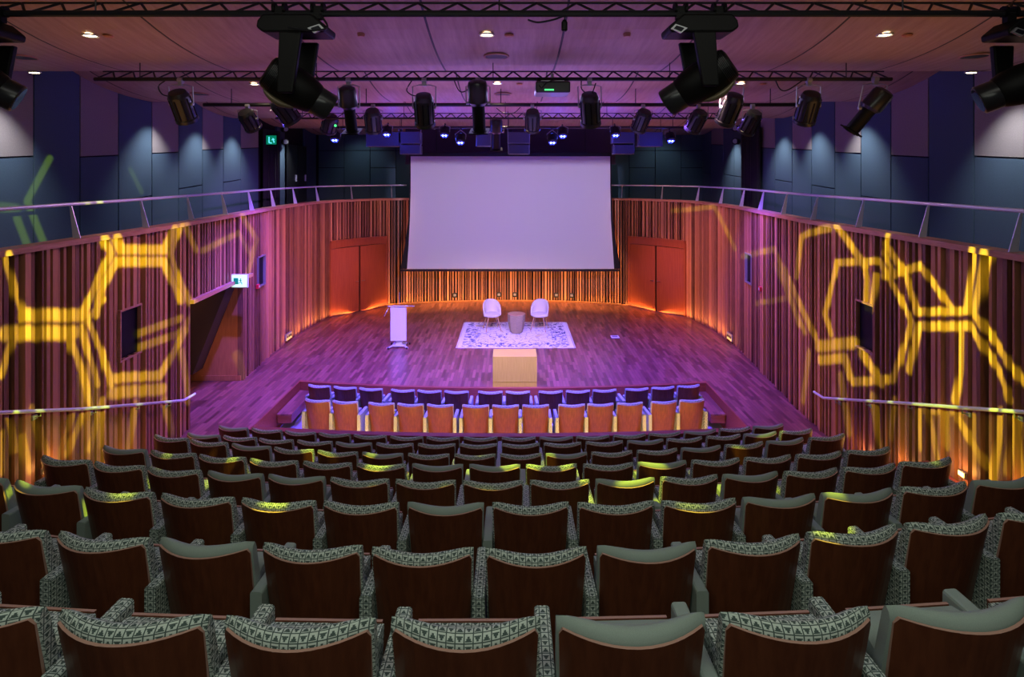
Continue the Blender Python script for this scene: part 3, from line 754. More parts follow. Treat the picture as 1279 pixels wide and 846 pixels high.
SPOTS = [
 ('can', (221, 115), (234, 150), 7.1, .13, 'squat black lantern at the left end of the middle truss', HZ2),
 ('prof', (433, 109), (440, 166), 7.1, .115, 'long black profile spotlight hanging above the green light', HZ2),
 ('can', (529, 119), (531, 156), 7.1, .125, 'round black lantern on middle truss between the two long profile spotlights', HZ2),
 ('prof', (596, 101), (599, 166), 7.1, .13, 'largest long profile spotlight near the centre of the middle truss', HZ2),
 ('can', (736, 118), (738, 155), 7.1, .125, 'upright black lantern on middle truss right of the projector', HZ2),
 ('can', (919, 119), (905, 153), 7.1, .125, 'black lantern tilted left beside the large right moving head', HZ2),
 ('can', (1014, 117), (1004, 152), 7.1, .13, 'black lantern with pale yoke toward the right end of middle truss', HZ2),
 ('prof', (1106, 113), (1062, 165), 7.0, .13, 'long profile spotlight slanting down left at the right end of middle truss', HZ2),
 ('can', (346, 124), (366, 152), 9.6, .17, 'black lantern hanging just behind the large left moving head', HZ3),
 ('can', (305, 140), (317, 160), 9.6, .14, 'leftmost lantern on the plain bar, above the left drape', HZ3),
 ('can', (465, 138), (467, 163), 9.6, .14, 'lantern on the plain bar right of the green light', HZ3),
 ('can', (665, 139), (665, 162), 9.6, .13, 'upright lantern on the plain bar below the projector left side', HZ3),
 ('can', (806, 139), (797, 162), 9.6, .13, 'lantern on the plain bar left of the large right moving head snout', HZ3),
 ('can', (876, 140), (864, 162), 9.6, .14, 'lantern on the plain bar just below the large right moving head', HZ3),
 ('can', (944, 140), (931, 165), 9.6, .14, 'rightmost lantern on the plain bar, near the right drape', HZ3),
 ('prof', (620, 148), (620, 188), 12.4, .14, 'slim profile spotlight hanging just above the screen top edge', HZ4),
 ('can', (414, 146), (410, 163), 12.4, .17, 'small lantern on far truss behind the left moving head snout', HZ4),
]
for a in SPOTS: spotlight(*a)

def moving_head(bx, by, head_a, head_b, Y, label, flip=1):
    """base hanging on the truss, yoke arms, head from its back (head_a) to its lens (head_b)"""
    base = W(bx, by, Y); t = thing('moving_head_light', label, 'moving light', base, 0, 'large moving heads on the nearest truss')
    m = MB(); o = [(-.26, .02), (-.22, .07), (.15, .07), (.26, -.02), (.25, -.07), (-.22, -.07), (-.27, -.03)]
    o = [(x * flip, z) for x, z in o]
    m.prism(o if flip > 0 else o[::-1], 'y', -.13, .13); m.build('base', M['headblack'], t, bevel=.015)
    m = MB(); m.prism([(x * flip, z) for x, z in ((.13, -.045), (.22, -.015), (.255, -.05), (.18, -.085))], 'y', -.15, -.132); h = m.build('display', M['grey'], t)
    m = MB(); m.prism([(x * flip, z) for x, z in ((.155, -.047), (.215, -.028), (.235, -.05), (.178, -.073))], 'y', -.156, -.15); m.build('display_glass', M['blackscreen'], h)
    for dx in (-.14, .16):
        m = MB(); m.box((dx, 0, .11), (.07, .05, .10)); m.cyl((dx - .05, 0, .145), (dx - .03, 0, .145), .045, 12); m.cyl((dx + .03, 0, .145), (dx + .05, 0, .145), .045, 12); m.build('clamp', M['headblack'], t)
    A = W(head_a[0], head_a[1], Y - .05) - base; B = W(head_b[0], head_b[1], Y + .18) - base; d = (B - A); L = d.length; c = A + d * .42
    # yoke: a slab in front and one behind the head
    for sy in (-1, 1):
        yy = c.y + sy * .175
        m = MB(); m.hexa([Vector((c.x - .06, yy - .025, c.z - .075)), Vector((c.x + .06, yy - .025, c.z - .075)), Vector((c.x + .06, yy + .025, c.z - .075)), Vector((c.x - .06, yy + .025, c.z - .075)),
                 Vector((-.085, yy - .025, -.07)), Vector((.085, yy - .025, -.07)), Vector((.085, yy + .025, -.07)), Vector((-.085, yy + .025, -.07))])
        m.build('yoke_arm', M['headblack'], t, bevel=.012)
    P = lambda f: A + d * f
    m = MB(); m.rings([P(-.02), P(0), P(.04), P(.2), P(.4), P(.58), P(.72), P(.76)], [.085, .12, .132, .148, .156, .148, .128, .115], 20, squash=1.); m.build('head', M['headblack'], t, smooth=True)
    m = MB(); m.rings([P(.70), P(.73), P(.98), P(1.)], [.108, .118, .118, .11], 20); m.build('snout', M['blackgloss'], t, smooth=True)
    m = MB(); m.rings([P(.99), P(1.005)], [.098, .098], 20); m.build('lens', M['lens'], t)
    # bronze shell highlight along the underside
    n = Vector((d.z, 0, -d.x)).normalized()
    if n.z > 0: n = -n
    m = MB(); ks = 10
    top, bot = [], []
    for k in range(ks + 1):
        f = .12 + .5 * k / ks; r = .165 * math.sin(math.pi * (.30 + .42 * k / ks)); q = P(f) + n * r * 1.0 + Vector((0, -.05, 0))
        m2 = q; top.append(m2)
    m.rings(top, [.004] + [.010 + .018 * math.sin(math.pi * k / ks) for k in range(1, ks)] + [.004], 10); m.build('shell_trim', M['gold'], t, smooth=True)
    m = MB()
    for k in range(6): m.rings([P(.03 + k * .02), P(.038 + k * .02)], [.134 + k * .003] * 2, 20)
    m.build('vent_fins', M['blackgloss'], t)
    return t
moving_head(372, 34, (334, 88), (413, 136), 4.25, 'large black moving head on nearest truss, left of centre', 1)
moving_head(872, 34, (912, 78), (832, 130), 4.25, 'large black moving head on nearest truss, right of centre', -1)
moving_head(1283, 38, (1320, 88), (1222, 126), 4.25, 'large black moving head cut off by the right edge', -1)
moving_head(-26, 38, (-66, 84), (24, 124), 4.25, 'large black moving head cut off by the left edge', 1)

# projector
p = W(690, 110, 7.15); t = thing('projector', 'black projector hanging from the middle truss', 'projector', p)
m = MB(); m.box((0, .1, 0), (.45, .42, .15)); m.build('housing', M['blackgloss'], t, bevel=.02)
m = MB(); m.box((0, .1, .085), (.3, .3, .02)); m.cyl((0, .05, .08), (0, .05, .20), .02, 8); m.build('bracket', M['grey'], t)
m = MB(); m.cyl((.1, .3, 0), (.1, .34, 0), .05, 16); m.build('lens', M['lens'], t)
m = MB(); m.box((-.05, -.113, -.04), (.12, .006, .02)); m.build('indicator_panel', M['ledgreen'], t)
# blue LED lamps
LEDS = [(418, 175, 'leftmost'), (483, 168, 'second from left'), (555, 169, 'third from left'), (575, 178, 'fourth from left'), (690, 178, 'fifth from left'), (703, 170, 'sixth from left'), (769, 169, 'seventh from left'), (838, 176, 'rightmost')]
for px, py, w in LEDS:
    Y = 13.0; p = W(px, py, Y); t = thing('led_wash_light', 'glowing blue stage lamp, %s of the eight over the stage' % w, 'stage light', p, 0, 'blue lamps over the stage')
    d = Vector((0, -.62, -.78)).normalized(); a = Vector((0, .10, .16))
    m = MB(); m.rings([a * 1.1, a, a * .35, -a * .02], [.05, .10, .115, .115], 18); m.build('body', M['headblack'], t, smooth=True)
    m = MB()
    for k in range(7):
        an = 2 * math.pi * k / 6; r = .06 if k < 6 else 0
        e1 = Vector((1, 0, 0)); e2 = d.cross(e1).normalized(); c = e1 * (r * math.cos(an)) + e2 * (r * math.sin(an)); m.rings([c, c + d * .008], .026, 10)
    m.build('led_cluster', M['led'], t)
    m = MB()
    for sx_ in (-.035, .035): m.rings([Vector((sx_, 0, 0)) + d * .009, Vector((sx_, 0, 0)) + d * .014], .024, 8)
    m.build('led_core', M['ledcore'], t)
    m = MB(); hz = 5.6 - p.z
    for sg in (-1, 1): m.rings([Vector((sg * .12, .06, .08)), Vector((sg * .13, .06, .2)), Vector((0, .1, .26 if hz < .3 else hz - .05))], .008, 6)
    m.build('yoke', M['grey'], t)
    m = MB(); m.cyl((0, .1, .22), (0, .15, max(.28, hz)), .02, 8); m.build('clamp', M['black'], t)
p = W(419, 157, 12.4); t = thing('indicator_lamp', 'tiny green light above the leftmost blue lamp', 'indicator light', p)
m = MB(); m.rings([(0, 0, 0), (0, .08, 0)], .035, 12); m.build('body', M['black'], t); m = MB(); m.rings([(0, -.01, 0), (0, 0, 0)], .03, 12); m.build('lens', M['ledgreen'], t)
p = W(770, 128, 9); 
# boxes hanging over the stage
BOX = [(479, 174, 44, 18, 'wide black speaker box above the screen left corner, left of the stacked pair'), (511, 172, 27, 15, 'upper box of the stacked speaker pair at screen left corner'), (512, 187, 25, 11, 'lower box of the stacked speaker pair at screen left corner'),
       (604, 175, 18, 15, 'small box left of the slim profile spotlight'), (648, 172, 27, 14, 'upper box of the stacked speaker pair above screen centre'), (648, 187, 26, 11, 'lower box of the stacked speaker pair above screen centre'),
       (779, 172, 27, 14, 'upper box of the stacked speaker pair at screen right corner'), (780, 187, 25, 11, 'lower box of the stacked speaker pair at screen right corner'), (813, 174, 30, 18, 'wide black speaker box right of the screen right corner pair')]
for px, py, w, h, lb in BOX:
    Y = 14.2; p = W(px, py, Y); s = Y / F; t = thing('hanging_speaker', lb, 'speaker', p, 0, 'speaker boxes over the stage')
    m = MB(); m.box((0, .2, 0), (w * s, .4, h * s)); m.build('case', M['spedge'], t, bevel=.01)
    m = MB(); m.box((0, -.005, 0), (w * s - .03, .02, h * s - .03)); m.build('grille', M['spanel'], t)
    m = MB()
    for sg in (-1, 1): m.box((sg * (w * s / 2 + .008), .1, .06), (.012, .05, h * s + .12))
    m.build('mounting_bracket', M['grey'], t)
    if 'lower' not in lb:
        m = MB()
        for sg in (-1, 1): m.cyl((sg * (w * s / 2 - .02), .15, h * s / 2), (sg * (w * s / 2 - .02), .15, ceil_z(Y + .1) - p.z), .008, 6)
        m.build('suspension_rod', M['black'], t)
# cables
def cable(pts, label, r=.008, group='black cables on the trusses'):
    P = [Vector(p) for p in pts]; cc = catmull(P, 6); o = P[0]
    m = MB(); m.rings([q - o for q in cc], r, 6); ob = m.build('power_cable', M['black'], loc=o, smooth=True); tag(ob, label, 'cable', group)
cable([W(206, 101, 7.2), W(198, 108, 7.2), W(203, 118, 7.2), W(216, 121, 7.1)], 'black cable looping from middle truss to the left end lantern')
cable([W(515, 100, 7.2), W(508, 112, 7.2), W(513, 118, 7.2), W(520, 120, 7.1)], 'black cable looping down left of the round lantern')
cable([W(567, 100, 7.2), W(574, 114, 7.2), W(583, 113, 7.2), W(588, 104, 7.1)], 'black cable sagging left of the largest profile spotlight')
cable([W(726, 101, 7.2), W(727, 112, 7.2), W(738, 118, 7.1), W(744, 104, 7.2)], 'black cable twisting above the upright lantern right of projector')
cable([W(660, 25, 4.3), W(672, 28, 4.2), W(690, 25, 4.2), W(704, 20, 4.2)], 'black cable sagging under the nearest truss near centre')
cable([W(670, 97, 7.15), W(676, 110, 7.0), W(683, 103, 7.0), W(700, 98, 7.1)], 'thin cable dangling over the projector')
cable([W(400, 18, 4.2), W(409, 34, 4.1), W(392, 38, 4.1), W(372, 36, 4.05), W(360, 34, 4.05)], 'cable draped over the base of the left moving head')
cable([W(968, 99, 7.2), W(975, 112, 7.15), W(985, 112, 7.15), W(1003, 100, 7.2)], 'cable loop left of the lantern with pale yoke')
cable([W(620, 135, 9.8), W(630, 142, 9.8), W(642, 141, 9.8), W(650, 134, 9.8)], 'cable sagging under the plain bar near centre')
p = W(705, 12, 4.25); t = thing('hanging_microphone', 'small black microphone hanging under the nearest truss', 'microphone', p)
m = MB(); m.cyl((0, 0, 0), (0, 0, -.08), .005, 6); m.build('lead', M['black'], t); m = MB(); m.rings([(0, 0, -.08), (0, 0, -.1), (0, 0, -.16), (0, 0, -.17)], [.012, .024, .024, .015], 12); m.build('capsule', M['headblack'], t)

# ------------------------------------------------------------------ screen and masking
YS = 17.55
t = thing('projection_screen', 'large white projection screen with black side borders hanging over the stage', 'screen', (W(638, 300, YS).x, YS, 1.4))
zt = W(0, 195, YS).z - 1.4; zb = W(0, 337, YS).z - 1.4; cx = t.location.x
lx = lambda px: W(px, 0, YS).x - cx
L_ = [(513, 195), (513, 240), (512, 275), (510.5, 305), (508.5, 336)]; R_ = [(762, 195), (762.3, 240), (763, 275), (765, 305), (767, 336)]
m = MB()
for (a, b, c, d) in zip(L_, L_[1:], R_, R_[1:]):
    za, zb_ = W(0, a[1], YS).z - 1.4, W(0, b[1], YS).z - 1.4
    m.hexa([(lx(b[0]), -.006, zb_), (lx(d[0]), -.006, zb_), (lx(d[0]), .006, zb_), (lx(b[0]), .006, zb_), (lx(a[0]), -.006, za), (lx(c[0]), -.006, za), (lx(c[0]), .006, za), (lx(a[0]), .006, za)])
m.build('viewing_surface', M['screen'], t)
for E, I in (([(511.5, 195), (511.5, 240), (510, 275), (506, 305), (500, 336)], L_), ([(763.5, 195), (763.8, 240), (765.5, 275), (769.5, 305), (775, 336)], R_)):
    m = MB()
    for (a, b, c, d) in zip(E, E[1:], I, I[1:]):
        za, zb_ = W(0, a[1], YS).z - 1.4, W(0, b[1], YS).z - 1.4
        m.hexa([(lx(b[0]), -.008, zb_), (lx(d[0]), -.008, zb_), (lx(d[0]), .004, zb_), (lx(b[0]), .004, zb_), (lx(a[0]), -.008, za), (lx(c[0]), -.008, za), (lx(c[0]), .004, za), (lx(a[0]), .004, za)])
    m.build('side_border', M['drape'], t)
m = MB(); m.box(((lx(500) + lx(775)) / 2, 0, zb - .02), (lx(775) - lx(500), .05, .07)); m.build('bottom_bar', M['blackgloss'], t, bevel=.01)
m = MB(); m.box(((lx(511) + lx(764)) / 2, .02, zt + .05), (lx(764) - lx(511), .12, .12)); m.build('top_case', M['black'], t, bevel=.01)
m = MB()
for q_ in (-2.4, 0, 2.4): m.cyl((q_, .02, zt + .1), (q_, .02, ceil_z(YS) - 1.39), .012, 6)
m.build('suspension_rod', M['black'], t)
mb = MB(); mb.box(((lx(505) + lx(770)) / 2 + cx, 18.2, 5.6), (7.0, .05, 1.5)); mb.box(((lx(505) + lx(770)) / 2 + cx, 18.15, 4.84), (7.0, .08, .06)); tag(mb.build('masking_valance', plain('purple_black_masking', (.07, .045, .085), .85)), 'dark masking valance behind the blue lamps above the screen', 'valance')

# ------------------------------------------------------------------ stage furniture
m = MB(); o = MB(); o.box((0, 0, .006), (3.0, 2.41, .012)); rug = o.build('area_rug', M['rug'], loc=(.10, 15.24, 0)); tag(rug, 'pale distressed rug with dark floral border on the stage', 'rug')
m = MB()
for sg in (-1, 1):
    for k in range(60):
        y = -1.19 + k * 2.38 / 59; m.box((sg * 1.52, y, .005), (.06, .012, .006))
fr = m.build('fringe', M['cream'], rug); fr['kind'] = 'stuff'
t = thing('presentation_block', 'plain oak veneer box at the front edge of the stage', 'box', (.06, 11.72, 0))
m = MB(); m.box((0, 0, .375), (.93, .50, .54)); m.build('box_body', M['blockwood'], t, bevel=.004)
m = MB(); m.box((0, 0, .05), (.93, .49, .10)); m.build('plinth', M['blockwood'], t, bevel=.003)
def tub_chair(x, y, rz, label):
    t = thing('tub_chair', label, 'chair', (x, y, .012), rz, 'cream chairs on the rug')
    m = MB(); m.lathe([(0, .40), (.16, .395), (.215, .41), (.235, .44), (.225, .475), (.18, .49), (0, .49)], seg=24); s = m.build('seat', M['cream'], t, smooth=True)
    # wrap-round back: open towards -Y
    m = MB(); NA, NZ = 22, 8; out, inn = [], []
    for i in range(NA + 1):
        u = 2 * i / NA - 1; ang = math.radians(90 + u * 112); hh = .44 + .38 * max(0., 1 - abs(u) ** 2.6) + .01
        ro, ri = [], []
        for j in range(NZ + 1):
            f = j / NZ; z = .41 + (hh - .41) * f; flare = 1 + .06 * f; top = (1 - .55 * max(0, f - .8) / .2)
            th = .045 * top; R = .245 * flare
            ro.append((R * math.cos(ang), R * .95 * math.sin(ang) + .02 + .05 * f * max(0, math.sin(ang)), z)); ri.append(((R - th) * math.cos(ang), (R - th) * .95 * math.sin(ang) + .02 + .05 * f * max(0, math.sin(ang)), z))
        out.append(ro); inn.append(ri)
    for i in range(NA):
        for j in range(NZ):
            m.quad([out[i][j], out[i + 1][j], out[i + 1][j + 1], out[i][j + 1]]); m.quad([inn[i][j + 1], inn[i + 1][j + 1], inn[i + 1][j], inn[i][j]])
        m.quad([out[i][NZ], out[i + 1][NZ], inn[i + 1][NZ], inn[i][NZ]]); m.quad([out[i + 1][0], out[i][0], inn[i][0], inn[i + 1][0]])
    for i in (0, NA):
        for j in range(NZ): m.quad([out[i][j], out[i][j + 1], inn[i][j + 1], inn[i][j]])
    m.build('backrest', M['cream'], t, smooth=True)
    for sx in (-1, 1):
        for sy in (-1, 1):
            m = MB(); m.cyl((sx * .13, sy * .13, .41), (sx * .22, sy * .21, 0), .017, 10, r2=.010); m.build('leg', M['legwood'], t)
    return t
tub_chair(-.57, 15.62, math.radians(14), 'cream rounded chair on the rug, left of the wicker table')
tub_chair(.79, 15.62, math.radians(-14), 'cream rounded chair on the rug, right of the wicker table')
t = thing('wicker_side_table', 'brown octagonal wicker side table between the two cream chairs', 'table', (.125, 15.35, .012))
m = MB(); pr = [(.13, 0), (.165, .02), (.215, .17), (.245, .36), (.25, .50), (.245, .53)]
m.lathe(pr, seg=8); m.build('body', M['wicker'], t)
m = MB(); m.lathe([(.0, .525), (.235, .525), (.248, .53), (.248, .545), (0, .545)], seg=8); m.build('tabletop', M['legwood'], t)
# lectern
t = thing('lectern', 'white lectern with slanted top and wheels at the left of the stage', 'lectern', (-2.93, 14.15, 0))
m = MB(); m.box((0, -.10, .62), (.41, .03, .87)); m.build('front_panel', M['white'], t, bevel=.006)
m = MB(); m.box((0, 0, .55), (.16, .10, 1.0)); m.build('column', M['white'], t)
m = MB(); R = Matrix.Rotation(math.radians(-14), 3, 'X')
m.hexa([R @ Vector(p) + Vector((0, .02, 1.05)) for p in ((-.25, -.17, -.012), (.25, -.17, -.012), (.36, .2, -.012), (-.36, .2, -.012), (-.25, -.17, .012), (.25, -.17, .012), (.36, .2, .012), (-.36, .2, .012))]); m.build('reading_top', M['white'], t)
m = MB(); m.box((0, .03, .055), (.34, .30, .03))
for sx in (-1, 1): m.hexa([(sx * .12, -.05, .03), (sx * .17, -.05, .03), (sx * .27, -.22, .03), (sx * .22, -.22, .03), (sx * .12, -.05, .06), (sx * .17, -.05, .06), (sx * .27, -.22, .05), (sx * .22, -.22, .05)])
m.build('base', M['steel'], t)
for sx in (-1, 1):
    for y in (-.21, .18): m = MB(); m.cyl((sx * .24 - .012, y, .028), (sx * .24 + .012, y, .028), .028, 12); m.build('wheel', M['black'], t)
m = MB(); m.rings([(-.02, .1, 1.08), (-.02, .1, 1.22), (-.01, .06, 1.34), (0, .02, 1.40)], .006, 6); m.build('microphone', M['grey'], t)
m = MB(); m.rings([(-.28, .12, 1.02), (-.34, .05, .9), (-.40, .04, .78)], .012, 6); m.build('side_arm', M['grey'], t)
# floor box and wall sockets
p = W(768, 421, 15.0); t = thing('floor_socket_box', 'square metal floor box on the stage right of the rug', 'floor box', (p.x, 15.0, 0))
m = MB(); m.box((0, 0, .004), (.22, .22, .008)); m.build('cover', M['steel'], t); m = MB(); m.box((0, .02, .009), (.15, .1, .004)); m.build('lid', M['carpet'], t)
for k, (px, w) in enumerate(((568, 'leftmost below the screen'), (623, 'behind the left cream chair'), (643, 'behind the wicker table'), (695, 'behind the right cream chair'), (714, 'rightmost below the screen'))):
    h_ = hit(px, 371); s = s_of(h_.x, h_.y); q, d, nn = at(s)
    t = thing('wall_socket', 'small dark socket box low on the rear wall, ' + w, 'wall socket', (q.x + nn.x * .03, q.y + nn.y * .03, .26), math.atan2(d.y, d.x), 'socket boxes on rear wall')
    m = MB(); m.box((0, -.0, 0), (.16, .06, .16)); m.build('box_body', M['black'], t, bevel=.01); m = MB(); m.box((0, -.035, .01), (.09, .012, .08)); m.build('socket_face', M['grey'], t)
for px, py, sd in ((359, 422, 'left'), (913, 425, 'right')):
    h_ = hit(px, py); s = s_of(h_.x, h_.y); q, d, nn = at(s)
    t = thing('cable_panel', 'small grey connector panel at the foot of the %s slatted wall' % sd, 'socket panel', (q.x + nn.x * .03, q.y + nn.y * .03, .16), math.atan2(d.y, d.x), 'connector panels at stage sides')
    m = MB(); m.box((0, 0, 0), (.34, .04, .18)); m.build('plate', M['grey'], t, bevel=.006)
    for k in (-.1, 0, .1): m = MB(); m.cyl((k, -.02, .0), (k, -.035, .0), .03, 10); m.build('connector', M['black'], t)
for px, py, sd in ((320, 358, 'left'), (952, 361, 'right')):
    h_ = hit(px, py); s = s_of(h_.x, h_.y); q, d, nn = at(s)
    t = thing('fire_call_point', 'red fire call point on the %s slatted wall beside the small window' % sd, 'fire alarm', (q.x + nn.x * .04, q.y + nn.y * .04, h_.z), math.atan2(d.y, d.x), 'red call points')
    m = MB(); m.box((0, 0, 0), (.10, .06, .10)); m.build('case', M['red'], t, bevel=.008); m = MB(); m.box((0, -.032, 0), (.05, .006, .05)); m.build('glass', M['white'], t)
# exit sign above the passage
h_ = hit(290, 351); s = s_of(h_.x, h_.y); q, d, nn = at(s)
t = thing('exit_sign', 'green and white running-man exit sign above the left passage', 'exit sign', (q.x + nn.x * .16, q.y + nn.y * .16, h_.z), 0)
m = MB(); m.box((0, 0, 0), (.34, .05, .28)); m.build('case', M['white'], t, bevel=.006)
m = MB(); m.box((0, -.028, 0), (.31, .006, .25)); f_ = m.build('sign_face', M['signface'], t)
m = MB(); m.box((-.07, -.033, 0), (.10, .004, .13)); m.box((-.07, -.0335, -.005), (.07, .0045, .10)); m.build('door_symbol', M['signgreen'], f_)
m = MB(); m.cyl((.03, -.036, .045), (.03, -.032, .045), .014, 10)
for a, b in (((.02, .03), (.03, -.01)), ((.03, -.01), (.055, -.035)), ((.055, -.035), (.05, -.065)), ((.03, -.01), (.005, -.04)), ((.005, -.04), (-.02, -.045)), ((.02, .025), (.055, .01)), ((.02, .025), (-.008, .005))):
    m.cyl((a[0], -.034, a[1]), (b[0], -.034, b[1]), .008, 6)
m.build('running_figure', M['signgreen'], f_)
m = MB(); m.box((-.02, .03, .0), (.05, .06, .10)); m.cyl((-.10, .03, 0), (-.16, .05, 0), .02, 8); m.build('bracket', M['grey'], t)
p = Vector((-7.02, 15.9, 4.5 + 42 * 15.9 / F)); t = thing('balcony_exit_sign', 'small glowing cyan sign beside the left balcony drape', 'exit sign', p)
m = MB(); m.box((0, 0, 0), (.36, .05, .34)); m.build('case', M['headblack'], t); m = MB(); m.box((.0, -.028, -.0), (.30, .006, .26)); sf = m.build('sign_face', M['signgreen'], t)
m = MB(); m.cyl((-.06, -.035, .09), (-.06, -.035, -.08), .015, 6); m.cyl((-.06, -.035, -.08), (.02, -.035, -.09), .015, 6); m.cyl((.05, -.035, .05), (.09, -.035, -.08), .015, 6); m.cyl((.02, -.035, .0), (.10, -.035, .02), .012, 6); m.build('symbol', M['cyan'], sf)

# ------------------------------------------------------------------ lamps
def aim(o, tgt): o.rotation_euler = (Vector(tgt) - Vector(o.location)).to_track_quat('-Z', 'Y').to_euler()
def spot(loc, tgt, power, col, size=60, blend=.6, r=.08, name='spot_lamp'):
    l = bpy.data.lights.new(name, 'SPOT'); l.energy = power; l.color = col; l.spot_size = math.radians(size); l.spot_blend = blend; l.shadow_soft_size = r
    o = bpy.data.objects.new(name, l); C.objects.link(o); o.location = loc; aim(o, tgt); return o
def point(loc, power, col, r=.05, name='lamp_glow'):
    l = bpy.data.lights.new(name, 'POINT'); l.energy = power; l.color = col; l.shadow_soft_size = r
    o = bpy.data.objects.new(name, l); C.objects.link(o); o.location = loc; return o
def area(loc, tgt, power, col, sx, sy, name='soft_lamp', spread=180):
    l = bpy.data.lights.new(name, 'AREA'); l.energy = power; l.color = col; l.shape = 'RECTANGLE'; l.size = sx; l.size_y = sy; l.spread = math.radians(spread)
    o = bpy.data.objects.new(name, l); C.objects.link(o); o.location = loc; aim(o, tgt); return o

def gobo(loc, tgt, power, col, segs, size=130, name='gobo_projector_lamp', soft=.35):
    o = spot(loc, tgt, power, col, size, .15, .015, name); l = o.data; P = Vector(loc)
    f = (Vector(tgt) - P).normalized(); r = f.cross(Vector((0, 0, 1))).normalized(); u = r.cross(f).normalized()
    l.use_nodes = True; nt = l.node_tree; em = nt.nodes['Emission']
    g = nt.nodes.new('ShaderNodeNewGeometry')
    def vm(op, a, b=None, sc=None):
        n = nt.nodes.new('ShaderNodeVectorMath'); n.operation = op
        for i, v in enumerate((a, b)):
            if v is None: continue
            if isinstance(v, (tuple, Vector)): n.inputs[i].default_value = tuple(v)
            else: nt.links.new(v, n.inputs[i])
        if sc is not None: nt.links.new(sc, n.inputs['Scale'])
        return n
    I = g.outputs['Incoming']
    df = vm('DOT_PRODUCT', I, f).outputs['Value']; dr = vm('DOT_PRODUCT', I, r).outputs['Value']; du = vm('DOT_PRODUCT', I, u).outputs['Value']
    c = nt.nodes.new('ShaderNodeCombineXYZ'); nt.links.new(math_(nt, 'DIVIDE', dr, df), c.inputs[0]); nt.links.new(math_(nt, 'DIVIDE', du, df), c.inputs[1]); p = c.outputs[0]
    total = None
    def proj(w): v = w - P; k = v.dot(f); return Vector((v.dot(r) / k, v.dot(u) / k, 0))
    for wa, wb, hw, wt in segs:
        a, b = proj(wa), proj(wb); ab = b - a
        if ab.length < 1e-4: continue
        width = hw / ((wa + wb) / 2 - P).length
        pa = vm('SUBTRACT', p, a).outputs[0]
        t = math_(nt, 'MULTIPLY', vm('DOT_PRODUCT', pa, ab / ab.length_squared).outputs['Value'], 1., clamp=True)
        q = vm('SCALE', ab, sc=t).outputs[0]
        d = vm('DISTANCE', pa, q).outputs['Value']
        m = nt.nodes.new('ShaderNodeMapRange'); m.inputs['From Min'].default_value = width * (1 + soft); m.inputs['From Max'].default_value = width * (1 - soft); m.inputs['To Max'].default_value = wt
        nt.links.new(d, m.inputs['Value'])
        total = m.outputs[0] if total is None else math_(nt, 'MAXIMUM', total, m.outputs[0])
    nt.links.new(total, em.inputs['Strength'])
    return o
def wallsegs(lst):
    out = []
    for path, hw, wt in lst:
        for a, b in zip(path, path[1:]):
            A, B = hit(*a), hit(*b); out.append((A, B, hw * .0122 * ((A + B) / 2).y / 7.5, wt))
    return out
def planesegs(lst, X):
    out = []
    for path, hw, wt in lst:
        q = []
        for px, py in path:
            Y = X / ((px - CX) / F); q.append(Vector((X, Y, EYE - (py - HY) * Y / F)))
        for A, B in zip(q, q[1:]): out.append((A, B, hw * .013, wt * .45))
    return out
LW = [
 ([(7, 318), (30, 398)], 4, 1), ([(30, 394), (104, 394)], 7, 1), ([(8, 416), (92, 416)], 8, 1), ([(17, 424), (3, 468)], 5, .8),
 ([(104, 390), (128, 338), (140, 316), (128, 298)], 5, 1), ([(144, 298), (152, 312), (206, 312), (217, 287)], 5.5, 1),
 ([(121, 392), (127, 360), (146, 327), (205, 327), (213, 346), (227, 374)], 5.5, 1), ([(226, 283), (213, 317), (224, 349), (238, 378)], 4.5, .8),
 ([(111, 397), (130, 374)], 3.5, .9), ([(102, 409), (107, 432), (123, 480)], 4, .8), ([(110, 402), (128, 440), (140, 482)], 4, .9), ([(88, 426), (102, 462), (113, 508)], 4.5, .85),
 ([(139, 473), (200, 469), (216, 443), (232, 412)], 5, .7), ([(140, 491), (204, 486)], 6, .55), ([(172, 417), (228, 397)], 4, .35), ([(173, 434), (224, 417), (240, 395)], 4, .35),
 ([(12, 520), (20, 562)], 4, .5), ([(103, 520), (84, 566)], 5, .55), ([(126, 508), (112, 560)], 6, .6), ([(128, 500), (126, 556)], 4, .5), ([(27, 545), (36, 590)], 4, .4), ([(5, 540), (4, 590)], 4, .5),
 ([(230, 278), (245, 312)], 4, .35), ([(254, 313), (298, 291), (313, 318)], 3.5, .4), ([(301, 267), (321, 299), (309, 346)], 4, .6), ([(228, 440), (236, 500)], 5, .45), ([(205, 500), (215, 540)], 5, .3),
 ([(20, 560), (150, 560)], 30, .10), ([(110, 470), (120, 580)], 14, .25), ([(40, 510), (62, 585)], 5, .35), ([(70, 585), (90, 520)], 4, .3), ([(170, 505), (160, 560)], 5, .3), ([(243, 380), (247, 470)], 3, .5), ([(300, 440), (306, 475)], 4, .25),
]
